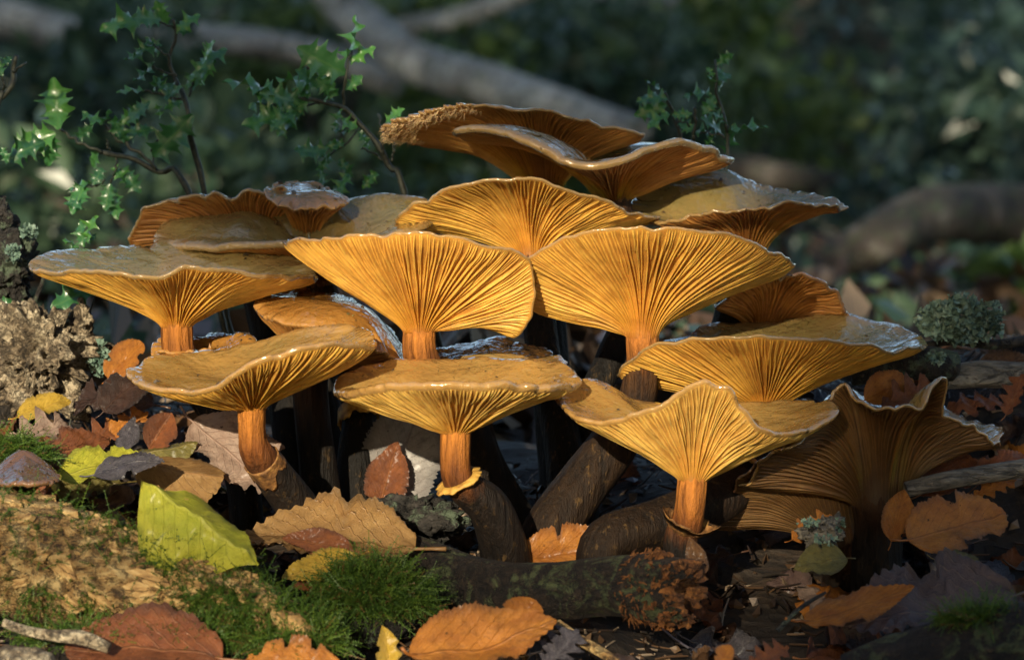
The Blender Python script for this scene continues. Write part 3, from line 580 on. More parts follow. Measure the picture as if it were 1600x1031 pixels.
leaf('little orange leaf at the lower edge of the dark litter', (1122,1038,-184), (1140,1008,-178), (0,-0.9,0.4), 'orange', 0.75, 'round', seed=46)
leaf('rust brown leaf at the lower edge of the dark litter', (1170,1040,-184), (1232,1012,-176), (0,-0.75,0.65), 'rust', 0.7, 'oak', seed=47)
leaf('orange leaf scrap behind the lichen crusted clod', (1236,845,-66), (1300,806,-60), (0,-0.9,0.4), 'orange', 0.7, 'oak', seed=48)
leaf('purple brown leaf beneath the large orange brown one', (850,1040,-168), (905,985,-158), (-0.2,-0.75,0.6), 'slate', 0.9, 'oak', seed=49)

# scattered litter: shared meshes, one object each
SH = {}
for m in ('brown', 'dark', 'rust', 'pale', 'tan', 'orange', 'plum', 'slate', 'olive', 'yellow'):
    for k in range(3):
        SH[m, k] = leaf_mesh('litter_leaf', ('ovate', 'oak', 'round')[k], 0.55 + 0.08 * k, LM[m], curl=(-1.6, -1.0, 1.3)[k], roll=(-0.8, -1.8, 1.2)[k], seed=60 + k, nv=34, nu=9, teeth=13, wr=0.09, bites=0.6)
COLN = dict(brown='brown', dark='blackish', rust='rust red', pale='pale pinkish', tan='tan', orange='orange', plum='plum', slate='slate grey', olive='olive', yellow='yellow')
def scatter(cnt, xr, yr, size, mats, label, group, seed, tilt=0.45, avoid=None, lift=0.001):
    rg = random.Random(seed)
    k = 0
    while k < cnt:
        x = rg.uniform(*xr); y = rg.uniform(*yr)
        if avoid and avoid(x, y): continue
        z = float(terrain(x, y)) + lift + rg.random() * 0.004
        a = rg.uniform(0, 2 * math.pi); L = rg.uniform(*size)
        nn = Vector((rg.gauss(0, tilt), rg.gauss(-0.25, tilt), 1)).normalized(); X = Vector((math.cos(a), math.sin(a), 0)); X = (X - nn * X.dot(nn)).normalized()
        mt, kd = rg.choice(mats), rg.randrange(3); o = obj('fallen_leaf', SH[mt, kd]); c = Vector((x, y, z)); o.matrix_world = orient(c - X * L / 2, c + X * L / 2, nn)
        tag(o, '%s %s leaf %s' % (COLN[mt], ('oval', 'lobed', 'rounded')[kd], label), 'leaf', COLN[mt] + ' ' + ('oval', 'lobed', 'rounded')[kd] + ' ' + group); k += 1
scatter(62, (-0.24, -0.085), (-0.02, 0.10), (0.022, 0.042), ['brown', 'rust', 'pale', 'tan', 'dark', 'plum', 'brown', 'olive'], 'in the litter between the rotten stump and the folded golden cap', 'litter leaves by the stump', 1)
scatter(72, (0.10, 0.26), (-0.04, 0.13), (0.02, 0.040), ['brown', 'rust', 'dark', 'plum', 'tan', 'slate', 'pale', 'orange'], 'in the litter around the lichen twig', 'litter leaves by the lichen twig', 2)
scatter(58, (0.06, 0.22), (-0.22, -0.06), (0.018, 0.036), ['dark', 'plum', 'brown', 'dark', 'slate', 'rust'], 'in the shaded litter before the umber funnel', 'litter leaves before the umber funnel', 3)
scatter(18, (-0.09, 0.09), (-0.06, 0.09), (0.018, 0.036), ['dark', 'brown', 'plum', 'dark', 'rust'], 'on the ground among the mushroom stems', 'litter leaves among the stems', 4)
scatter(38, (-0.22, 0.08), (-0.26, -0.12), (0.018, 0.036), ['dark', 'brown', 'rust', 'plum', 'tan'], 'lying along the lower side of the pale log', 'litter leaves below the log', 5)

# ------------------------------------------------------------------ holly
def holly_mat():
    n = NT('holly_leaf'); oi = n.n('ObjectInfo').outputs['Random']
    c = n.ramp(oi, [(0.0, (0.03, 0.11, 0.045)), (0.6, (0.05, 0.17, 0.05)), (1.0, (0.09, 0.26, 0.05))])
    uv = n.n('UVMap').outputs[0]; sx = n.n('SeparateXYZ', Vector=uv); au = n.math('ABSOLUTE', n.math('SUBTRACT', sx.outputs[0], 0.5))
    c = n.mix(n.ramp(au, [(0.0, (0.5,) * 3), (0.05, (0,) * 3)]), c, (0.12, 0.24, 0.06))
    c = n.mix(n.ramp(au, [(0.46, (0,) * 3), (0.5, (0.6,) * 3)]), c, (0.16, 0.26, 0.08))
    n.p(Base__Color=c, Roughness=0.35, Coat__Weight=0.6, Coat__Roughness=0.2, Normal=n.bump(n.noise(8, 3, 0.5, uv), 0.3, 0.001))
    tr = n.n('BsdfTranslucent', Color=(0.06, 0.22, 0.03, 1)); mx = n.n('MixShader', Fac=0.2)
    n.t.links.new(n.b.outputs[0], mx.inputs[1]); n.t.links.new(tr.outputs[0], mx.inputs[2]); n.t.links.new(mx.outputs[0], n.out.inputs['Surface']); return n.m
def bark_twig_mat():
    n = NT('holly_twig'); c = n.ramp(n.noise(400, 5), [(0.35, (0.012, 0.014, 0.010)), (0.6, (0.035, 0.040, 0.024)), (0.8, (0.08, 0.085, 0.06))])
    n.p(Base__Color=c, Roughness=0.55, Normal=n.bump(n.noise(700, 4), 0.6, 0.0006)); return n.m
HOL, TWIG = holly_mat(), bark_twig_mat()
def holly_mesh(seed, width=0.36, wave=0.16, curl=-0.5):
    nv, nu = 61, 9; v = np.linspace(0, 1, nv); u = np.linspace(-1, 1, nu); V, U_ = np.meshgrid(v, u, indexing='ij'); rg = np.random.default_rng(seed)
    sp = [0.16, 0.36, 0.56, 0.76, 0.98]
    bw = width * 0.5 * np.sin(np.pi * np.clip(v * 0.96 + 0.02, 0, 1)) ** 0.7
    w_ = np.zeros((nv, 2))
    for sd_ in (0, 1):
        x = bw.copy() * 0.82
        for c in sp[:-1]:
            cc = c + rg.normal(0, 0.02); x += width * (0.34 + 0.08 * rg.random()) * np.clip(1 - np.abs(v - cc) / 0.075, 0, 1) ** 2.0
        w_[:, sd_] = x
    wid = np.where(U_ < 0, w_[:, [0]], w_[:, [1]]); y = U_ * wid; x = V - 0.5
    z = wave * np.abs(U_) ** 1.6 * wid / width * np.cos(2 * np.pi * (V - 0.16) / 0.4 + (U_ < 0) * 0.6) * 1.2 + 0.22 * np.abs(y)
    rr = 1.0 / curl; ang = x * curl; x2 = np.sin(ang) * (rr - z); z = rr - np.cos(ang) * (rr - z); x = x2
    uv = np.stack([U_ * 0.5 + 0.5, V], -1).reshape(-1, 2)
    return mesh('holly_leaf', np.stack([x, y, z], -1).reshape(-1, 3), grid_faces(nv, nu), HOL, uv=uv)
HM = [holly_mesh(1, 0.46), holly_mesh(2, 0.54, 0.10, -0.3), holly_mesh(3, 0.44, 0.24, -1.0), holly_mesh(4, 0.48, 0.2, 0.8)]
def sprig(label, stems, leaves, d, seed, group='holly sprigs'):
    rg = random.Random(seed); b0 = P(stems[0][0][0], stems[0][0][1], d); b1 = P(stems[0][1][0], stems[0][1][1], d); sl_ = (b0 - b1) / max(b1[2] - b0[2], 1e-3); base = b0 + np.clip(sl_ * (b0[2] - float(terrain(b0[0], b0[1]))), -0.03, 0.03); base[2] = float(terrain(base[0], base[1])) - 0.005
    root = empty('holly_sprig', base, label, 'holly', group)
    for k, s in enumerate(stems):
        pts = [np.append(P(q[0], q[1], d + rg.uniform(-5, 5)), q[2] * px_mm(d)) for q in s]
        if k == 0: pts = [np.append(base, pts[0][3] * 1.15)] + pts
        q = catmull(pts, 60 if k == 0 else 26)
        q[:, :3] += 0.0006 * np.stack([vnoise(np.stack([np.arange(len(q)) * 0.35 + seed * 9, np.zeros(len(q)) + c, np.zeros(len(q))], -1), c) for c in range(3)], -1)
        rad = q[:, 3] * (1 + 0.22 * vnoise(np.stack([np.arange(len(q)) * 0.5, np.zeros(len(q)), np.zeros(len(q)) + seed], -1), 4))
        v, f = tube(q[:, :3], rad, 8); obj('twig' if k else 'stem', mesh('twig', v - base, f, TWIG), root)
    for (bx, by, tx, ty) in leaves:
        o = obj('leaf', rg.choice(HM), root); dd = d + rg.uniform(-6, 6); dt = dd + rg.uniform(-9, 7)
        nn = (rg.gauss(0, 0.5), -0.75 + rg.gauss(0, 0.35), 0.55 + rg.gauss(0, 0.35))
        m = orient(P(bx, by, dd), P(tx + 0.22 * (tx - bx), ty + 0.22 * (ty - by), dt), nn); o.matrix_local = Matrix.Translation(-Vector(base)) @ m
    return root
sprig('holly sprig with forked branches reaching over the broad flat cap, one large flat spiny leaf',
    [[(296,310,4.5),(250,270,4.5),(205,248,4),(158,238,3.5)],[(245,264,3),(215,237,2.8),(180,214,2.5),(163,194,2)],[(160,238,3),(135,228,2.6),(105,210,2.3),(92,202,2)],[(180,243,2),(182,262,1.6),(172,285,1.4)],[(172,240,1.5),(166,218,1.2)],[(240,262,2),(238,235,1.6),(246,218,1.4)],[(165,282,1.6),(150,290,1.3),(135,290,1.2)]],
    [(93,206,86,138),(86,208,30,232),(82,210,76,252),(70,218,18,246),(163,198,133,182),(158,198,172,178),(183,216,178,186),(186,212,232,203),(238,246,290,192),(152,238,146,258),(160,262,148,284),(152,284,112,294),(172,286,166,322),(176,292,182,334),(186,262,214,294),(132,288,116,326),(176,262,196,282),(104,312,122,322),(120,215,140,200),(200,225,186,200)], 100, 1)
sprig('tall thin holly sprig rising straight behind the upright gilled cap',
    [[(320,308,4.5),(305,240,4.5),(296,196,4.2),(290,160,3.8),(275,122,3.5),(263,92,3.2),(275,60,3),(271,30,2.8)],[(290,158,2.4),(262,150,2),(226,142,1.6)],[(275,118,2),(256,112,1.6),(236,104,1.4)],[(294,150,2.2),(306,120,1.8),(322,96,1.5)],[(272,45,1.8),(250,34,1.5),(228,30,1.2)],[(264,90,1.8),(250,78,1.4),(240,70,1.2)]],
    [(234,28,168,42),(252,30,214,28),(262,38,246,8),(274,50,306,26),(266,40,292,52),(252,66,212,86),(224,78,200,94),(250,88,232,62),(244,100,216,126),(258,114,240,138),(270,128,262,152),(228,142,190,144),(266,146,242,126),(296,134,328,102),(304,112,346,80),(318,96,332,70),(290,142,302,116),(300,126,318,130),(234,158,204,186),(246,162,252,182),(222,168,192,190),(262,150,280,138),(286,158,262,168)], 104, 2)
sprig('holly sprig leaning over from beside the torn top cap, dense dark leaves at its end',
    [[(632,312,5),(610,264,5),(592,228,4.6),(566,196,4.2),(536,170,4),(500,158,3.4),(482,154,3)],[(536,170,3),(538,132,2.6),(545,98,2.2),(552,68,1.8)],[(500,160,2),(470,168,1.6),(440,178,1.4)],[(560,196,2.2),(545,222,1.8),(520,238,1.5),(502,262,1.2),(506,284,1)],[(604,256,2),(585,240,1.6),(565,232,1.2)],[(612,250,2.4),(618,220,2)],[(598,240,2),(597,205,1.8),(592,178,2)],[(482,156,1.8),(440,148,1.5),(400,136,1.2)]],
    [(546,98,560,38),(540,116,478,82),(546,98,580,76),(524,118,448,130),(506,138,470,114),(516,128,512,154),(470,160,418,148),(432,144,362,128),(442,150,394,164),(458,160,400,142),(466,168,430,196),(456,170,394,196),(472,174,438,206),(522,202,530,176),(546,210,520,204),(560,204,576,228),(510,236,466,238),(520,244,500,262),(540,224,514,228),(530,248,548,272),(502,268,506,290),(532,284,520,302),(546,268,530,300),(602,192,626,174),(610,200,634,188),(590,268,570,290),(540,140,562,122),(528,150,500,128),(486,152,460,140),(480,160,452,176),(556,200,534,190),(512,250,488,240)], 98, 3)
sprig('small bright holly sprig growing from behind the topmost cap',
    [[(1136,246,3.5),(1135,204,3.4),(1128,166,3),(1118,146,2.6),(1122,122,2.2),(1118,94,1.8)],[(1064,222,3),(1057,192,2.8),(1046,166,2.4),(1040,146,2)],[(1082,228,3),(1085,198,2.6),(1086,168,2.6)],[(1134,214,2),(1110,208,1.6),(1088,206,1.3)],[(1080,220,2),(1095,206,1.6),(1110,206,1.2)],[(1056,192,1.8),(1068,190,1.4),(1078,198,1.2)]],
    [(1044,152,1002,156),(1040,148,1014,128),(1042,164,1000,178),(1048,174,1018,194),(1050,180,1076,178),(1060,190,1080,202),(1120,100,1142,86),(1118,106,1132,118),(1120,126,1138,118),(1112,146,1074,148),(1118,150,1102,174),(1122,144,1130,130),(1128,206,1102,188),(1120,210,1086,204),(1136,206,1188,198),(1136,242,1150,202),(1102,230,1112,214),(1116,120,1106,108),(1122,132,1112,124),(1132,190,1118,178)], 112, 4)
sprig('bare holly twig curving in beside the dark lichened bark',
    [[(-6,178,4.5),(2,158,4.5),(18,132,4.2),(22,110,4),(26,88,3.4)],[(20,114,2.6),(32,104,2),(42,98,1.6)],[(6,140,2.4),(4,118,2),(2,98,1.6)]],
    [(4,118,-12,92),(2,100,14,92),(2,230,10,250)], 70, 5)
sprig('seedling with two tiny holly leaves beside the bark above the broad flat cap',
    [[(128,402,1.8),(130,380,1.6),(136,362,1.2)]], [(132,376,146,344),(130,386,126,352),(136,380,148,368),(128,388,104,374),(124,394,112,386)], 66, 6)
sprig('low holly shoot whose spiny leaf hangs above the rotten stump',
    [[(128,560,2),(140,500,1.8),(150,454,1.6),(146,446,1.4)]], [(150,450,92,474),(148,448,116,440),(40,470,-4,482)], 42, 7)
# ------------------------------------------------------------------ wood
def wood_mat(name, stops, sc=(1, 1, 1), s1=120, moss=None, bumpd=0.003, rough=0.75, crack=180):
    n = NT(name); vec = n.scaled(sc)
    a = n.noise(s1, 8, 0.7, vec, 0.4)
    dn = n.n('TexNoise', Scale=float(crack) * 0.8, Detail=4.0); n.t.links.new(vec, dn.inputs['Vector'])
    dv = n.n('VectorMath', _operation='SCALE', i0=dn.outputs['Color']); dv.inputs['Scale'].default_value = 1.6 / crack
    da = n.n('VectorMath', _operation='ADD', i0=vec, i1=dv.outputs[0])
    rdg = n.math('ABSOLUTE', n.math('SUBTRACT', n.noise(crack * 0.55, 4, 0.65, da.outputs[0]), 0.5))
    c = n.ramp(a, stops)
    ck = n.ramp(rdg, [(0.0, (0.10,) * 3), (0.035, (0.8,) * 3), (0.10, (1,) * 3)])
    c = n.mix(n.math('MULTIPLY', n.noise(s1 * 0.3, 3), 0.9), c, n.mix(1.0, c, ck, 'MULTIPLY'))
    m = n.attr('m'); c = n.mix(m, c, n.mix(n.ramp(a, [(0.4, (0,) * 3), (0.6, (1,) * 3)]), (0.03, 0.015, 0.010), (0.075, 0.038, 0.022)))
    if moss:
        mk = n.ramp(n.noise(75, 7, 0.72, dist=0.6), [(0.52, (0,) * 3), (0.60, (0.8,) * 3)])
        c = n.mix(mk, c, moss)
    n.p(Base__Color=c, Roughness=rough, Normal=n.bump(n.math('ADD', a, n.math('MULTIPLY', ck, 0.5)), 1.0, bumpd)); return n.m
PALE = wood_mat('log_pale_wood', [(0.36, (0.05, 0.022, 0.008)), (0.45, (0.38, 0.22, 0.075)), (0.62, (0.68, 0.49, 0.22))], (0.7, 1, 1), 190, None, crack=300, bumpd=0.006)
PALEF = wood_mat('log_wood_flake', [(0.32, (0.10, 0.045, 0.015)), (0.48, (0.42, 0.25, 0.09)), (0.66, (0.68, 0.49, 0.22))], (0.5, 1.6, 1), 2.4, None, crack=3, bumpd=0.0015)
DARKW = wood_mat('branch_dark_bark', [(0.34, (0.007, 0.005, 0.004)), (0.55, (0.028, 0.017, 0.010)), (0.75, (0.10, 0.065, 0.038))], (1, 1, 1), 160, (0.10, 0.125, 0.05), crack=300, bumpd=0.006)
ROT = wood_mat('rotten_wood', [(0.3, (0.05, 0.018, 0.006)), (0.5, (0.20, 0.07, 0.015)), (0.72, (0.36, 0.15, 0.035))], (1, 1, 1), 220, crack=300)
STUMPW = wood_mat('stump_wood', [(0.34, (0.02, 0.015, 0.011)), (0.46, (0.20, 0.15, 0.095)), (0.62, (0.60, 0.51, 0.36))], (1, 1, 1), 90, crack=420, bumpd=0.004)
GREYW = wood_mat('grey_wood', [(0.3, (0.05, 0.045, 0.04)), (0.5, (0.20, 0.18, 0.15)), (0.75, (0.42, 0.38, 0.31))], (0.25, 1, 1), 220, crack=260)
BLACKB = wood_mat('black_bark', [(0.35, (0.008, 0.007, 0.006)), (0.6, (0.035, 0.03, 0.026)), (0.8, (0.10, 0.09, 0.08))], (1, 1, 1), 150, (0.10, 0.14, 0.09))
BGW = wood_mat('far_branch_bark', [(0.35, (0.16, 0.155, 0.145)), (0.55, (0.40, 0.40, 0.37)), (0.75, (0.60, 0.60, 0.56))], (1, 1, 1), 14, (0.07, 0.10, 0.04), crack=12, bumpd=0.01)
BGD = wood_mat('far_log_bark', [(0.38, (0.015, 0.012, 0.010)), (0.55, (0.07, 0.055, 0.045)), (0.72, (0.30, 0.28, 0.25))], (1, 1, 1), 14, (0.05, 0.08, 0.03), crack=12, bumpd=0.01)

def log_mesh(pts, mat, seg=90, n=170, amp=(0.10, 0.05), seed=1, freq=(14, 60), stretch=4.0, endmat=None, hollow=False, plate=0.06):
    q = catmull(np.array([np.append(P(p[0], p[1], p[2]), p[3] * px_mm(p[2])) for p in pts]), n); t, fr = frames(q[:, :3])
    ln = np.concatenate([[0], np.cumsum(np.linalg.norm(np.diff(q[:, :3], axis=0), axis=1))]); r0 = np.mean(q[:, 3])
    aa = np.arange(seg) / seg * 2 * math.pi
    A, L = np.meshgrid(aa, ln); key = np.stack([np.cos(A) * r0, np.sin(A) * r0, L / stretch], -1)
    d = amp[0] * fbm(key * freq[0], 3, seed) + amp[1] * fbm(key * np.array((1, 1, 1.0)) * freq[1], 4, seed + 7)
    bm_ = smooth(0.10, 0.30, fbm(key * np.array((1, 1, 1.6)) * 40, 4, seed + 21) + 0.25 * np.sin(A + 0.4))           # where bark is still on
    d = d + plate * bm_
    rad = q[:, 3][:, None] * (1 + d)
    fa = np.array([f[0] for f in fr]); fb = np.array([f[1] for f in fr])
    shift = 0
    if hollow:
        je = smooth(n - 26, n - 1, np.arange(n))[:, None]; shift = je * (0.55 * vnoise(np.stack([np.cos(A) * 2.2, np.sin(A) * 2.2, A * 0 + seed], -1), seed + 60) + 0.35 * vnoise(np.stack([np.cos(A) * 9, np.sin(A) * 9, A * 0 + seed], -1), seed + 61)) * r0
    V = q[:, None, :3] + (np.cos(A) * rad)[..., None] * fa[:, None] + (np.sin(A) * rad)[..., None] * fb[:, None]
    if hollow: V = V + shift[..., None] * t[:, None]
    faces = grid_faces(n, seg, True); v = V.reshape(-1, 3); m = bm_.reshape(-1)
    # broken ends: ragged inner discs
    fm = [0] * len(faces)
    for end, k in ((0, 0), (1, n - 1)):
        prev = [k * seg + j for j in range(seg)]; cen = q[k, :3]; dirn = t[k] * (1 if end else -1)
        for rf in (0.86, 0.7, 0.54, 0.36, 0.18):
            ring_ = cen + (V[k] - cen) * rf; nz = fbm(ring_ * 90, 4, seed + 50)
            ring_ = ring_ + dirn * (nz * 0.30 * q[k, 3] - (0.35 if hollow else 0.05) * (1 - rf) * q[k, 3])[:, None]
            o = len(v); v = np.vstack([v, ring_]); m = np.append(m, np.zeros(seg)); cur = [o + j for j in range(seg)]
            for j in range(seg): faces.append((prev[j], prev[(j + 1) % seg], cur[(j + 1) % seg], cur[j])); fm.append(1)
            prev = cur
        o = len(v); v = np.vstack([v, (cen - dirn * 0.3 * q[k, 3])[None]]); m = np.append(m, 0)
        for j in range(seg): faces.append((prev[j], prev[(j + 1) % seg], o)); fm.append(1)
    return v, faces, m, fm, q, V
def make_log(name, label, cat, pts, mat, endmat, **kw):
    v, f, m, fm, q, V = log_mesh(pts, mat, **kw); base = q[len(q) // 2, :3].copy()
    root = empty(name, base, label, cat)
    o = obj('wood', mesh('wood', v - base, f, [mat, endmat], {'m': m * (0.75 if mat is PALE else 0.0)}, fm), root)
    return root, base, q, V
pale_log, pb, pq, pV = make_log('fallen_log', 'pale rotting log with flaking bark and moss, sunlit, holding the folded lime leaf', 'log',
    [(-160,848,-104,100),(-60,858,-110,96),(60,872,-118,92),(180,898,-126,80),(300,926,-134,64),(400,958,-142,48),(470,988,-148,34),(520,1012,-152,20)], PALE, ROT, seed=3, amp=(0.13, 0.10), freq=(16, 120), n=260, seg=150, plate=0.05)
# flakes of bark and wood lifting off the log
FL = []
for k in range(5):
    rg = np.random.default_rng(k + 5); nn = 12; aa = np.sort(rg.random(nn)) * 2 * math.pi; rr = 0.5 * (0.6 + 0.6 * rg.random(nn))
    top_ = np.stack([np.cos(aa) * rr, np.sin(aa) * rr * 0.45, 0.05 * rg.random(nn)], -1); bot = top_ * (1.08, 1.08, 0) - (0, 0, 0.14)
    v = np.vstack([top_, bot, [[0, 0, 0.07]]]); f = [(i, (i + 1) % nn, 2 * nn) for i in range(nn)] + [(i, nn + i, nn + (i + 1) % nn, (i + 1) % nn) for i in range(nn)]
    FL.append([mesh('bark_flake', v, f, mt, {'m': np.full(len(v), mv)}, smooth_sh=False) for mt, mv in ((PALEF, 0.0), (PALEF, 0.5), (PALEF, 0.1))])
rg = random.Random(4); cnt = 0
while cnt < 170:
    k = rg.randrange(20, 250); j = rg.randrange(150); p = pV[k, j]; nn = norm(p - pq[k, :3])
    if nn[1] > 0.25 or nn[2] < -0.55: continue
    L = rg.choice((0.002, 0.003, 0.004, 0.006, 0.010, 0.014)); ax = norm(pq[min(k + 4, 259), :3] - pq[k - 4, :3]) + np.array([rg.gauss(0, 0.25) for _ in range(3)])
    nn2 = nn + np.array([rg.gauss(0, 0.22) for _ in range(3)])
    o = obj('bark_flake', FL[rg.randrange(5)][rg.choice((0, 0, 0, 0, 0, 2))], pale_log); o.matrix_local = orient(p - ax * L / 2 - pb + nn * 0.0004, p + ax * L / 2 - pb + nn * 0.0004, nn2); cnt += 1
dark_log, db, dq, dV = make_log('fallen_branch', 'dark fallen branch with green algae and crumbling orange rotten end', 'branch',
    [(560,846,-50,38),(640,872,-64,46),(720,908,-80,54),(800,926,-94,58),(880,922,-104,56),(960,914,-114,60),(1030,920,-124,72),(1075,922,-128,66)], DARKW, ROT, seed=5, amp=(0.26, 0.13), n=200, seg=100, hollow=True, plate=0.05)
# crumbs and torn fibres of the broken end
mb = MB(); rgn = np.random.default_rng(12)
for k in range(420):
    kk = rgn.integers(168, 200); jj = rgn.integers(0, 100); p = dV[kk, jj]; nn = norm(p - dq[kk, :3])
    if nn[1] > 0.2: continue
    L = rgn.uniform(0.001, 0.0035)
    if kk > 184: vv = rgn.normal(size=(8, 3)); vv = norm(vv) * L * 0.6 + p + nn * 0.0005; mb.add(vv, [(0,1,2),(0,2,3),(0,3,4),(0,4,1),(5,2,1),(5,3,2),(5,4,3),(5,1,4),(6,0,1),(7,3,4)])
    else:
        dd = norm(norm(dq[190, :3] - dq[170, :3]) * 0.6 + nn * 0.5 + rgn.normal(size=3) * 0.5); L *= 0.5; tv, tf = tube(np.array([p, p + dd * L, p + dd * L * 2 + np.array((0, 0, -0.3)) * L]), [0.0004, 0.0003, 0.0001], 4); mb.add(tv, tf)
obj('rotten_crumbs', mesh('rotten_crumbs', mb.verts() - db, mb.f, ROT, {'m': np.zeros(mb.n)}, smooth_sh=False), dark_log, 'stuff')
make_log('mossy_log', 'mossy log end in the lower corner below the plum brown leaf', 'log', [(1330,1075,-168,50),(1450,1040,-172,62),(1560,1018,-176,70),(1700,1000,-180,74)], DARKW, ROT, seed=9, n=90, seg=70)
make_log('grey_stick', 'smooth grey stick lying under the tip of the umber funnel', 'stick', [(1415,765,-48,13),(1470,752,-46,15),(1530,742,-42,15),(1640,725,-36,15)], GREYW, GREYW, seed=10, n=60, seg=30, amp=(0.05, 0.03), plate=0.02)
make_log('splintered_wood', 'splintered pale wood piece lying behind the curled funnel edge', 'wood', [(1476,590,18,16),(1530,584,22,20),(1600,586,28,20),(1700,590,34,18)], GREYW, GREYW, seed=11, n=90, seg=50, amp=(0.25, 0.2), freq=(60, 160), stretch=12)
make_log('bark_piece', 'dark bark piece with white lichen patch beside the curled funnel edge', 'bark', [(1330,580,18,22),(1400,570,16,24),(1450,566,14,26),(1490,572,16,24)], BLACKB, BLACKB, seed=12, n=70, seg=50, amp=(0.2, 0.1))
make_log('thin_twig', 'thin dark twig under the lichen tuft', 'twig', [(1420,545,26,6),(1490,533,24,7),(1560,538,24,8),(1660,520,28,9)], BLACKB, BLACKB, seed=13, n=50, seg=16)
make_log('pale_splinter', 'pale wood splinter poking out beside the large orange leaf', 'splinter', [(872,972,-150,7),(905,998,-156,10),(945,1022,-162,10),(985,1050,-168,8)], PALE, PALE, seed=14, n=50, seg=14, amp=(0.2, 0.1))
make_log('knotted_twig', 'knotted pale twig lying below the log beside the wide brown leaf', 'twig', [(6,972,-168,8),(40,984,-170,9),(80,992,-172,11),(128,996,-176,14),(170,1012,-178,10)], STUMPW, STUMPW, seed=15, n=50, seg=24, amp=(0.25, 0.1))
make_log('dark_twig', 'short dark twig leaning on the litter before the mossy corner log', 'twig', [(1215,985,-150,4),(1250,950,-146,4),(1290,925,-142,3)], BLACKB, BLACKB, seed=16, n=30, seg=10)
make_log('slanting_twig', 'thin black twig leaning down from the bark to the stump', 'twig', [(30,520,44,4),(50,480,46,4),(70,430,48,3.5),(76,405,50,3)], BLACKB, BLACKB, seed=17, n=30, seg=10)

def blob(name, label, cat, c, rx, ry, rz, mat, seed, amp=0.35, freq=60, n=110, mval=0.0, flat=0.0):
    th_ = np.linspace(0.02, math.pi - 0.02, n); ph = np.arange(2 * n) / (2 * n) * 2 * math.pi; T, F = np.meshgrid(th_, ph, indexing='ij')
    dirs = np.stack([np.sin(T) * np.cos(F), np.sin(T) * np.sin(F), np.cos(T)], -1); k = px_mm(c[2])
    base = P(*c); pos = dirs * np.array((rx * k, ry * k, rz * k))
    d = fbm(pos * freq + seed, 5, seed); d2 = np.abs(fbm(pos * freq * 2.3 + seed, 3, seed + 4))
    pos = pos * (1 + amp * d - amp * 0.7 * d2)[..., None]
    pos = pos + dirs * (fbm(pos * freq * 6, 3, seed + 9) * 0.0012)[..., None]
    o = obj(name, mesh(name, pos.reshape(-1, 3), grid_faces(n, 2 * n, True), mat, {'m': np.full(2 * n * n, mval)})); o.location = base
    return tag(o, label, cat)
blob('rotten_stump', 'crumbling tan rotten stump beside the broad flat mushroom', 'stump', (62,552,26), 92, 80, 80, STUMPW, 3, 0.62, 85)
blob('stump_shard', 'upright shard of grey wood against the rotten stump', 'wood', (126,520,34), 20, 18, 58, STUMPW, 8, 0.35, 110, 60)
blob('bark_chunk', 'dark bark chunk with lichen above the rotten stump', 'bark', (8,420,48), 52, 46, 62, BLACKB, 5, 0.5, 80)
blob('bark_chunk', 'black bark lump topping the lichened chunk at the picture edge', 'bark', (-4,352,52), 26, 26, 50, BLACKB, 15, 0.5, 90, 70)
blob('earth_clod', 'lichen crusted clod with orange scrap behind the twisted orange leaf', 'clod', (1285,835,-76), 38, 30, 32, GREYW, 6, 0.7, 120, 80)
blob('pale_stone', 'smooth pale stone lying below the knotted twig', 'stone', (32,1036,-184), 62, 44, 26, STUMPW, 7, 0.08, 30, 60)
blob('soil_clump', 'dark crumbly soil clump at the foot of the ringed stem', 'clod', (640,812,-20), 88, 70, 40, BLACKB, 9, 0.5, 80, 80)

# ------------------------------------------------------------------ lichen and moss
def lichen_mat():
    n = NT('lichen'); c = n.ramp(n.noise(200, 4), [(0.35, (0.05, 0.10, 0.075)), (0.55, (0.15, 0.23, 0.18)), (0.75, (0.32, 0.40, 0.32))]); n.p(Base__Color=c, Roughness=0.8); return n.m
LICH = lichen_mat()
def lichen(label, spots, seed):
    rgn = np.random.default_rng(seed); mb = MB(); k = px_mm(20)
    for (cx, cy, d, rx, ry, cnt, sz) in spots:
        c0 = P(cx, cy, d)
        for i in range(cnt):
            dirv = norm(rgn.normal(size=3)) ; dirv[1] = dirv[1] * 0.8 - 0.15
            p = c0 + dirv * np.array((rx, rx, ry)) * k * rgn.uniform(0.35, 1.0); ax = norm(dirv + rgn.normal(size=3) * 0.5); sd_ = norm(np.cross(ax, rgn.normal(size=3))); nn = np.cross(ax, sd_); s = sz * k * rgn.uniform(0.6, 1.3)
            nu, nv = 6, 4; vs = []
            for a in range(nv):
                for b in range(nu):
                    t = a / (nv - 1); u = b / (nu - 1) * 2 - 1; wd = s * (0.25 + 0.55 * t)
                    vs.append(p + ax * s * t * (1 + 0.12 * math.sin(b * 2.6 + i)) + sd_ * u * wd + nn * s * (0.22 * math.sin(u * 4 + i) * t + 0.28 * t * t))
            mb.add(vs, grid_faces(nv, nu))
    v = mb.verts(); base = v.mean(0); base[2] = v[:, 2].min()
    o = obj('lichen', mesh('lichen', v - base, mb.f, LICH)); o.location = base; return tag(o, label, 'lichen', 'lichens')
lichen('bushy grey green lichen tuft standing on the dark twigs', [(1465,500,20,30,26,240,9),(1500,490,20,34,30,280,9),(1540,500,22,28,26,220,9),(1500,520,20,50,16,200,8)], 1)
lichen('small grey green lichen crust between stump and standing orange leaf', [(155,560,24,12,24,120,7)], 2)
lichen('grey green lichen on the black bark above the stump', [(20,395,30,10,12,60,6),(46,362,40,12,8,70,6)], 3)
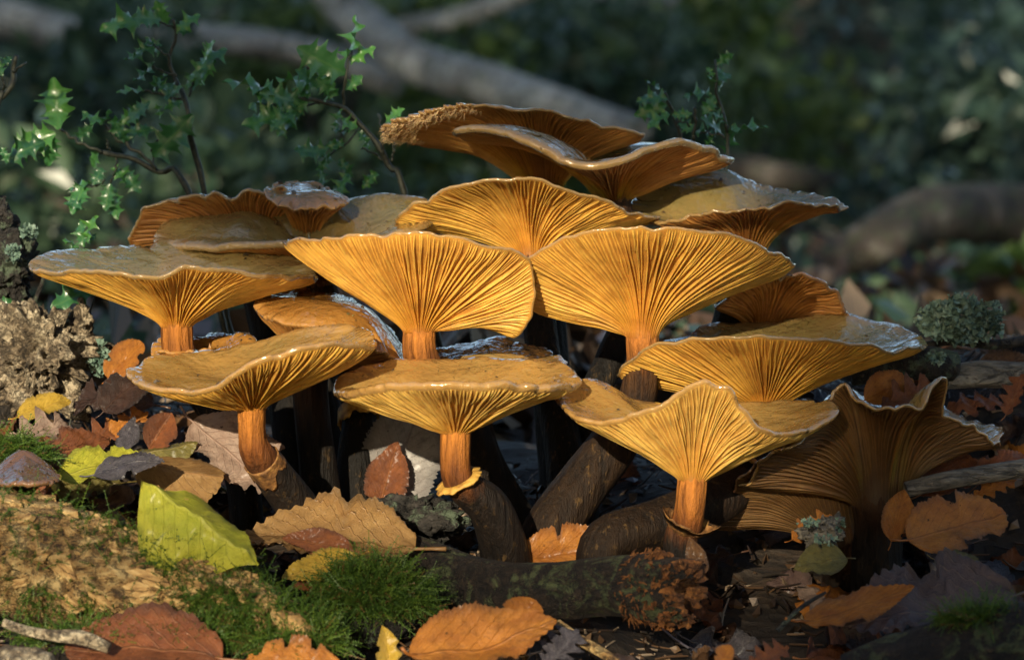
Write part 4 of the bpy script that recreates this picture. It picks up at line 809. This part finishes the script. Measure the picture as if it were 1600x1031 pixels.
lichen('grey crust of lichen around the orange scrap on the clod', [(1262,816,-92,14,6,40,4),(1290,842,-96,18,6,40,4),(1312,820,-88,8,8,24,4)], 4)
lichen('white lichen patch on the dark bark piece', [(1462,560,-6,16,6,50,7)], 5)

def moss_mat():
    n = NT('moss'); t = n.attr('t'); r = n.attr('r')
    c = n.ramp(r, [(0.0, (0.012, 0.045, 0.008)), (0.6, (0.045, 0.11, 0.014)), (1.0, (0.12, 0.18, 0.018))]); c = n.mix(n.math('MULTIPLY', t, 0.4), c, (0.12, 0.20, 0.025)); c = n.mix(n.math('GREATER_THAN', r, 1.5), c, (0.16, 0.10, 0.03))
    n.p(Base__Color=c, Roughness=0.55)
    tr = n.n('BsdfTranslucent', Color=c); mx = n.n('MixShader', Fac=0.3); n.t.links.new(n.b.outputs[0], mx.inputs[1]); n.t.links.new(tr.outputs[0], mx.inputs[2]); n.t.links.new(mx.outputs[0], n.out.inputs['Surface']); return n.m
MOSS = moss_mat()
def fronds(pts, nrms, size, seed):
    """feathery moss shoots: a thin bent axis with paired leaflets, all real faces"""
    rgn = np.random.default_rng(seed); V = []; F = []; T = []; RR = []; o = 0
    for p, nn in zip(pts, nrms):
        L = size * rgn.choice((0.6, 0.8, 1.0, 1.2, 1.9)); d0 = norm(nn + rgn.normal(size=3) * 0.55); d1 = norm(d0 * 0.5 + rgn.normal(size=3) * 0.9 + np.array((0, -0.2, -0.45))); side = norm(np.cross(d0, rgn.normal(size=3))); rc = rgn.random() if rgn.random() > 0.06 else 2.0
        K = 8; tt = np.linspace(0, 1, K); ax = p + np.outer(tt, d0) * L * 0.7 + np.outer(tt ** 2, d1) * L * 0.8
        w_ = 0.00010
        for k in range(K):
            V += [ax[k] - side * w_, ax[k] + side * w_]; T += [tt[k]] * 2; RR += [rc] * 2
            if k < K - 1: F.append((o + 2 * k, o + 2 * k + 1, o + 2 * k + 3, o + 2 * k + 2))
        o += 2 * K
        for k in range(1, K):
            tang = norm(ax[k] - ax[k - 1]); ll = size * 0.33 * (1 - 0.6 * tt[k])
            for sgn in (-1, 1):
                dv = norm(side * sgn + tang * 0.3 + rgn.normal(size=3) * 0.25) * ll; b = ax[k]; pw = tang * 0.00022
                V += [b - pw, b + pw, b + dv]; T += [tt[k]] * 2 + [1]; RR += [rc] * 3; F.append((o, o + 1, o + 2)); o += 3
    return np.array(V), F, T, RR
def moss(parent, base, pts, nrms, size, seed, label=None):
    v, f, T, RR = fronds(pts, nrms, size, seed); o = obj('moss', mesh('moss', v - base, f, MOSS, {'t': T, 'r': RR}, smooth_sh=False), parent, 'stuff')
    if parent is None: o.location = base; tag(o, label, 'moss')
    return o
# moss on the pale log
rgn = np.random.default_rng(3); pts = []; nr_ = []
def frame_px(p):
    dx = p[0]; rel = p - np.array((0, -CAM_D, CAM_H)); f_ = rel[1] * CP - rel[2] * SP; up_ = rel[1] * SP + rel[2] * CP
    return 800 + FPX * p[0] / f_, 515.5 - FPX * up_ / f_
while len(pts) < 4200:
    k = rgn.integers(0, 259); j = rgn.integers(0, 150); p = pV[k, j]; n_ = norm(p - pq[k, :3])
    if n_[1] > 0.6: continue
    px_, py_ = frame_px(p); along = px_
    dens = 0
    if n_[2] > 0.55: dens = 0.10 + 0.6 * smooth(150, 280, along)                 # the damp upper side
    if 250 < px_ < 430 and n_[2] > -0.3: dens = max(dens, 1.0 * (1 - abs(px_ - 345) / 120))
    if n_[2] < -0.25: dens = max(dens, 0.2)
    dens = max(dens, 0.05) * (0.2 + 0.8 * smooth(-0.1, 0.25, vnoise(p[None] * 90, 31)[0] + 0.12))
    if rgn.random() < dens: pts.append(p); nr_.append(n_)
moss(pale_log, pb, pts, nr_, 0.0046, 1)
def ground_moss(label, poly_c, rx, ry, hgt, cnt, size, seed, d):
    rgn = np.random.default_rng(seed); k = px_mm(d); c = P(poly_c[0], poly_c[1], d); pts = []; nr_ = []
    for i in range(cnt):
        dv = norm(rgn.normal(size=3)); dv[2] = abs(dv[2]); dv[1] = -abs(dv[1]) if rgn.random() < 0.75 else dv[1]
        pts.append(c + dv * np.array((rx * k, ry * k, hgt * k)) * (0.9 + 0.2 * rgn.random())); nr_.append(dv)
    base = c.copy(); mo = moss(None, base, pts, nr_, size, seed, label)
    n = 24; th_ = np.linspace(0.05, math.pi * 0.9, n); ph = np.arange(2 * n) / (2 * n) * 2 * math.pi; T_, F_ = np.meshgrid(th_, ph, indexing='ij')
    dirs = np.stack([np.sin(T_) * np.cos(F_), np.sin(T_) * np.sin(F_), np.cos(T_)], -1).reshape(-1, 3); vv = dirs * np.array((rx * k, ry * k, hgt * k)) * (0.88 + 0.1 * fbm(dirs * 3, 2, seed))[:, None]
    obj('cushion', mesh('cushion', vv, grid_faces(n, 2 * n, True), BLACKB, {'m': np.zeros(len(vv))}), mo)
ground_moss('green feathery moss cushion between the pale log and the dark branch', (580,952,0), 84, 60, 70, 3000, 0.0048, 21, -112)
ground_moss('strip of green moss growing along the foot of the pale log', (230,1000,0), 190, 40, 24, 1100, 0.0045, 22, -152)
ground_moss('low green moss patch between twig and narrow yellow leaf', (450,1010,0), 90, 40, 26, 900, 0.0045, 23, -152)
ground_moss('dense green moss bank behind the small brown mushroom', (20,722,0), 60, 50, 34, 900, 0.0045, 24, -62)
ground_moss('thin green moss growing on the mossy corner log', (1550,970,0), 80, 40, 18, 900, 0.0042, 25, -176)

# ------------------------------------------------------------------ small bits of litter
def debris_mat():
    n = NT('litter_bits'); r = n.attr('r'); c = n.ramp(r, [(0.0, (0.008, 0.006, 0.004)), (0.45, (0.04, 0.022, 0.012)), (0.75, (0.12, 0.065, 0.03)), (0.93, (0.26, 0.20, 0.14)), (1.0, (0.10, 0.09, 0.11))]); n.p(Base__Color=c, Roughness=0.5); return n.m
mb = MB(); rv = []; rgn = np.random.default_rng(5)
for i in range(5200):
    x = rgn.uniform(-0.26, 0.27); y = rgn.uniform(-0.26, 0.16); z = float(terrain(x, y)); L = rgn.uniform(0.0015, 0.010); p = np.array((x, y, z + rgn.random() * 0.003)); d = norm(rgn.normal(size=3) * np.array((1, 1, 0.4)))
    if rgn.random() < 0.5:
        tv, tf = tube(np.array([p, p + d * L * 0.8 + rgn.normal(size=3) * 0.0008, p + d * L * 2]), [0.0004, 0.0005, 0.0003], 4); mb.add(tv, tf); rv += [rgn.random()] * len(tv)
    else:
        s_ = norm(np.cross(d, rgn.normal(size=3))); b = norm(np.cross(d, s_)); q = [p - d * L * .5, p + s_ * L * .35 + b * L * .1, p + d * L * .5, p - s_ * L * .3 + b * L * .12, p + b * L * .22]
        mb.add(q, [(0, 1, 4), (1, 2, 4), (2, 3, 4), (3, 0, 4)]); rv += [rgn.random()] * 5
tag(obj('litter_bits', mesh('litter_bits', mb.verts(), mb.f, debris_mat(), {'r': rv}, smooth_sh=False), kind='stuff'), 'crumbled twigs and leaf scraps strewn over the dark soil', 'litter')

# ------------------------------------------------------------------ forest behind
def P2(x, y, dist):        # dist in metres beyond the clump
    return P(x, y, dist * 1000)
def far_log(name, label, cat, pts, mat, seed):
    make_log(name, label, cat, [(x, y, d * 1000, r) for x, y, d, r in pts], mat, mat, seed=seed, n=70, seg=28, amp=(0.18, 0.06), freq=(5, 20), plate=0.02)
far_log('dead_branch', 'long pale dead branch slanting down across the blurred wood behind the top caps', 'branch', [(470,-60,4.16,30),(560,30,4.00,38),(640,92,3.84,34),(760,134,3.68,34),(880,172,3.52,28),(1000,206,3.36,20)], BGW, 31)
far_log('dead_branch', 'grey dead branch lying level behind the tall holly sprig', 'branch', [(-200,-10,4.64,26),(-40,20,4.64,28),(60,45,4.56,30),(160,66,4.48,26),(300,62,4.40,24),(420,72,4.32,24),(520,95,4.24,22),(620,135,4.16,16)], BGW, 32)
far_log('dead_branch', 'thin grey dead branch at the upper edge behind the leaning holly sprig', 'branch', [(540,60,4.80,16),(640,42,4.80,18),(730,24,4.80,18),(840,-20,4.80,16)], BGW, 33)
far_log('fallen_log', 'dark fallen trunk with pale mossy top, blurred beyond the lichen tuft', 'log', [(1180,490,2.4,16),(1280,425,2.4,30),(1360,380,2.4,40),(1440,338,2.5,44),(1540,335,2.6,50),(1700,345,2.7,56)], BGD, 34)
far_log('fallen_log', 'low brown log lying in the blur behind the wet brown cap', 'log', [(1120,260,5.12,26),(1240,285,5.12,30),(1360,300,5.12,28),(1500,290,5.28,26)], BGD, 35)
def green_mat(name, a, b):
    n = NT(name); c = n.ramp(n.attr('r'), [(0.0, a), (0.8, b), (1.0, tuple(x * 1.3 for x in b))]); n.p(Base__Color=c, Roughness=0.32)
    tr = n.n('BsdfTranslucent', Color=c); mx = n.n('MixShader', Fac=0.3); n.t.links.new(n.b.outputs[0], mx.inputs[1]); n.t.links.new(tr.outputs[0], mx.inputs[2]); n.t.links.new(mx.outputs[0], n.out.inputs['Surface']); return n.m
GM = [green_mat('bush_green', (0.026, 0.060, 0.036), (0.068, 0.115, 0.065)), green_mat('bush_blue_green', (0.024, 0.055, 0.042), (0.062, 0.106, 0.080)), green_mat('bush_yellow_green', (0.045, 0.09, 0.022), (0.12, 0.18, 0.05))]
def leafcloud(rgn, centres, cnt, size):
    V = []; RR = []
    c = np.array(centres); pick = rgn.integers(0, len(c), cnt); d = norm(rgn.normal(size=(cnt, 3))) * rgn.random((cnt, 1)) ** 0.4
    pos = c[pick, :3] + d * c[pick, 3:4]
    ax = norm(rgn.normal(size=(cnt, 3))); sd_ = norm(np.cross(ax, rgn.normal(size=(cnt, 3)))); nn = np.cross(ax, sd_); s = size * rgn.uniform(0.6, 1.4, (cnt, 1))
    q = np.stack([pos - ax * s * .5, pos + sd_ * s * .28 - nn * s * 0.06, pos + ax * s * .5, pos - sd_ * s * .28 - nn * s * 0.06], 1).reshape(-1, 3)
    f = [x for i in range(cnt) for x in ((4 * i, 4 * i + 1, 4 * i + 2), (4 * i, 4 * i + 2, 4 * i + 3))]
    return q, f, np.repeat(rgn.random(cnt), 4)
def bush(label, x, y, r, h, mat, seed, cnt=2200, size=0.045):
    rgn = np.random.default_rng(seed); z = float(terrain(x, y)); base = np.array((x, y, z)); root = empty('bush', base, label, 'bush', 'undergrowth bushes')
    cs = []; mbb = MB()
    for k in range(16):
        a = rgn.random() * 6.28; rr = r * rgn.random() ** 0.5; hh = h * rgn.uniform(0.12, 1.0) * (1 - 0.4 * rr / r); e_ = np.array((math.cos(a) * rr, math.sin(a) * rr, hh)); cs.append((*e_, r * rgn.uniform(0.22, 0.42)))
        tv, tf = tube(np.array([(0, 0, -0.03), e_ * (0.4, 0.4, 0.55), e_]), [0.012, 0.009, 0.004], 5); mbb.add(tv, tf)
    v, f, rr = leafcloud(rgn, cs, cnt, size); v[:, 2] = np.maximum(v[:, 2], 0.0)
    obj('foliage', mesh('foliage', v, f, mat, {'r': rr}, smooth_sh=False), root); obj('stems', mesh('stems', mbb.verts(), mbb.f, BGD, {'m': np.zeros(mbb.n)}), root)
for i, (x, y, r, h, m, lab) in enumerate([
    (-0.95, 4.2, 0.42, 0.75, 0, 'blurred green bush behind the forked holly sprig'), (-0.35, 5.0, 0.45, 0.8, 2, 'yellow green bush behind the leaning holly sprig'),
    (0.10, 5.6, 0.5, 0.9, 0, 'green bush behind the topmost cap'), (0.45, 6.2, 0.5, 1.0, 2, 'bright green bush behind the small holly sprig'),
    (1.05, 4.6, 0.45, 0.7, 1, 'blue green bush beyond the dark fallen trunk'), (1.5, 6.0, 0.6, 1.0, 1, 'tall blue green bush far behind the lichen tuft'),
    (-1.4, 5.8, 0.6, 1.1, 1, 'tall dark bush in the wood past the forked holly sprig'), (0.72, 3.2, 0.22, 0.16, 1, 'low blue green plant in front of the fallen trunk'),
    (0.56, 2.0, 0.14, 0.06, 2, 'low yellow green plant below the fallen trunk'), (-0.28, 2.4, 0.26, 0.2, 0, 'low green plant behind the broad flat cap'), (-0.6, 3.2, 0.3, 0.3, 0, 'green plant in the gap above the rotten stump'),
    (-0.75, 7.5, 0.8, 1.4, 0, 'large green thicket behind the dead branches'), (0.9, 8.0, 0.9, 1.4, 1, 'large dark thicket behind the slender trunk'),
    (-2.4, 5.0, 0.7, 1.2, 0, 'broad green bush out past the bare holly twig'), (-3.4, 6.5, 0.9, 1.4, 1, 'broad blue green bush out past the dark tree'), (-2.2, 3.2, 0.4, 0.6, 2, 'yellow green bush out past the rotten stump'), (2.4, 5.2, 0.7, 1.2, 0, 'broad green bush out past the lichen tuft'), (3.4, 6.8, 0.9, 1.4, 1, 'broad blue green bush out past the far dark tree'), (2.0, 3.4, 0.4, 0.6, 0, 'green bush out past the fallen dark log')]):
    bush(lab, x, y, r, h * (0.62 if h > 0.5 else 1), GM[m], 100 + i, 2600 if h > 0.5 else 900, 0.05 if h > 0.5 else 0.035)
def tree(label, x, y, r, h, cr, seed, group, mat=0, cnt=3500, size=0.16, hole=None, low=0.45, bark=BGD):
    rgn = np.random.default_rng(seed); z = float(terrain(x, y)); base = np.array((x, y, z)); root = empty('tree', base, label, 'tree', group); mbb = MB()
    tp = np.array([(0, 0, -0.1), (rgn.normal() * 0.02, 0, h * 0.25), (rgn.normal() * 0.12, rgn.normal() * 0.12, h * 0.6), (rgn.normal() * 0.2, rgn.normal() * 0.2, h)]); q = catmull(np.hstack([tp, np.array([[r * 1.15], [r], [r * 0.7], [r * 0.2]])]), 30)
    v, f = tube(q[:, :3], q[:, 3] * (1 + 0.08 * vnoise(np.stack([np.arange(30) * 0.6] * 3, -1), seed)), 14); mbb.add(v, f); cs = []
    for k in range(26):
        t = rgn.uniform(low, 1.0); b = q[int(t * 29), :3]; a = rgn.random() * 6.28; L = cr * rgn.uniform(0.35, 1.0); e_ = b + np.array((math.cos(a) * L, math.sin(a) * L, L * rgn.uniform(0.0, 0.5)))
        tv, tf = tube(np.array([b, (b + e_) / 2 + (0, 0, 0.08 * L), e_]), [r * 0.32, r * 0.2, r * 0.06], 6); mbb.add(tv, tf); cs.append((*e_, cr * rgn.uniform(0.25, 0.45))); cs.append((*((b + e_) / 2), cr * 0.25))
    obj('trunk', mesh('trunk', mbb.verts(), mbb.f, bark, {'m': np.zeros(mbb.n)}), root)
    v, f, rr = leafcloud(rgn, cs, cnt, size)
    if hole is not None:
        keep = ~hole(v.reshape(-1, 4, 3).mean(1) + base); v = v.reshape(-1, 4, 3)[keep].reshape(-1, 3); rr = rr.reshape(-1, 4)[keep].ravel(); nq = len(v) // 4; f = [x for i in range(nq) for x in ((4 * i, 4 * i + 1, 4 * i + 2), (4 * i, 4 * i + 2, 4 * i + 3))]
    obj('crown', mesh('crown', v, f, GM[mat], {'r': rr}, smooth_sh=False), root)
for i, (x, y, r, h, lab) in enumerate([(-1.02, 4.9, 0.045, 5.0, 'slim grey tree behind the forked holly sprig'), (0.95, 8.2, 0.10, 6.0, 'brownish slender tree trunk rising behind the small holly sprig'), (-1.45, 6.8, 0.11, 7.0, 'dark tree at the edge of the wood past the bare holly twig'), (-0.15, 8.5, 0.10, 7.0, 'tree standing in shade behind the pale dead branch'), (1.55, 7.6, 0.12, 7.0, 'dark tree far behind the lichen tuft'), (1.0, 10.0, 0.14, 8.0, 'distant tree between the bushes above the fallen trunk')]):
    tree(lab, x, y, r, h, 1.6, 200 + i, 'trees of the background wood', cnt=1500, low=0.55)
# green ground cover and far litter between the clump and the wood
def cover(name, label, cnt, size, mat, seed, ymin):
    rgn = np.random.default_rng(seed); y = ymin + (7 - ymin) * rgn.random(cnt) ** 1.6; x = rgn.uniform(-1, 1, cnt) * (0.6 + 0.5 * y); z = terrain(x, y)
    ok = vnoise(np.stack([x * 3, y * 2, x * 0 + seed], -1), seed) > -0.15; x, y, z = x[ok], y[ok], z[ok]; cs = np.stack([x, y, z + rgn.random(len(x)) * size * 1.2, np.full(len(x), size)], 1)
    v, f, rr = leafcloud(rgn, cs, len(x) * 2, size); tag(obj(name, mesh(name, v, f, mat, {'r': rr}, smooth_sh=False), kind='stuff'), label, name.replace('_', ' '))
cover('ground_cover', 'low green ground cover spread over the blurred forest floor', 8000, 0.03, GM[0], 41, 0.55)
cover('leaf_litter', 'brown leaf litter spread over the blurred forest floor', 11000, 0.035, debris_mat(), 42, 0.35)
# distant wood on the bank: one mass
rgn = np.random.default_rng(77); cs = []
for k in range(260):
    x = rgn.uniform(-9, 9); y = rgn.uniform(9, 15); cs.append((x, y, float(terrain(x, y)) + rgn.uniform(0.0, 0.55), rgn.uniform(0.35, 0.6)))
v, f, rr = leafcloud(rgn, cs, 26000, 0.16)
tag(obj('far_wood', mesh('far_wood', v, f, GM[0], {'r': rr}, smooth_sh=False), kind='stuff'), 'distant dark green woodland closing the view', 'wood')
# unseen trees added behind the photographer: their crowns shade all but the clump
_e1 = np.cross(np.array((0, 0, 1.0)), np.array(sdir)); _e1 = norm(_e1); _e2 = np.cross(np.array(sdir), _e1)
def sun_uv(p): return p @ _e1, p @ _e2
_s = np.array(sdir)
def gap(p):  # opening cut through the added crowns so sun reaches the clump
    u, v_ = sun_uv(np.asarray(p)); 
    right = np.where(v_ < VLOW, ULOW, GAPU[1])
    return (u > GAPU[0]) & (u < right) & (v_ > GAPV[0]) & (v_ < GAPV[1])
c1, c2 = P(1240, 600, -40), P(-120, 600, -40); t1, t2 = P(700, 284, 0), P(100, 1040, -170)
us = sorted([sun_uv(c1)[0], sun_uv(c2)[0]]); vs_ = sorted([sun_uv(t1)[1], sun_uv(t2)[1]])
VLOW = sun_uv(P(1200, 690, -80))[1]; ULOW = sun_uv(P(1120, 780, -90))[0]
GAPU = (us[0] - 0.06, us[1] + 0.03); GAPV = (vs_[0] - 0.06, vs_[1] + 0.0)
for i, (x, y, h, lab) in enumerate([(-6.2, -6.4, 7.5, 'added shade tree behind the photographer, furthest out'), (-4.6, -5.6, 7.0, 'added shade tree behind the photographer, next to the outermost'), (-3.0, -6.6, 7.5, 'added shade tree behind the photographer with a sun gap cut in its crown'), (-0.2, -5.6, 7.0, 'added shade tree behind the photographer beside the sun gap'), (1.0, -6.3, 7.2, 'added shade tree behind the photographer beside the innermost trunk'), (2.2, -5.8, 7.0, 'added shade tree behind the photographer on the lichen side')]):
    tree(lab, x, y, 0.10, h, 1.75, 300 + i, 'added shade trees behind the photographer', mat=0, cnt=13000, size=0.16, hole=gap, low=0.12)
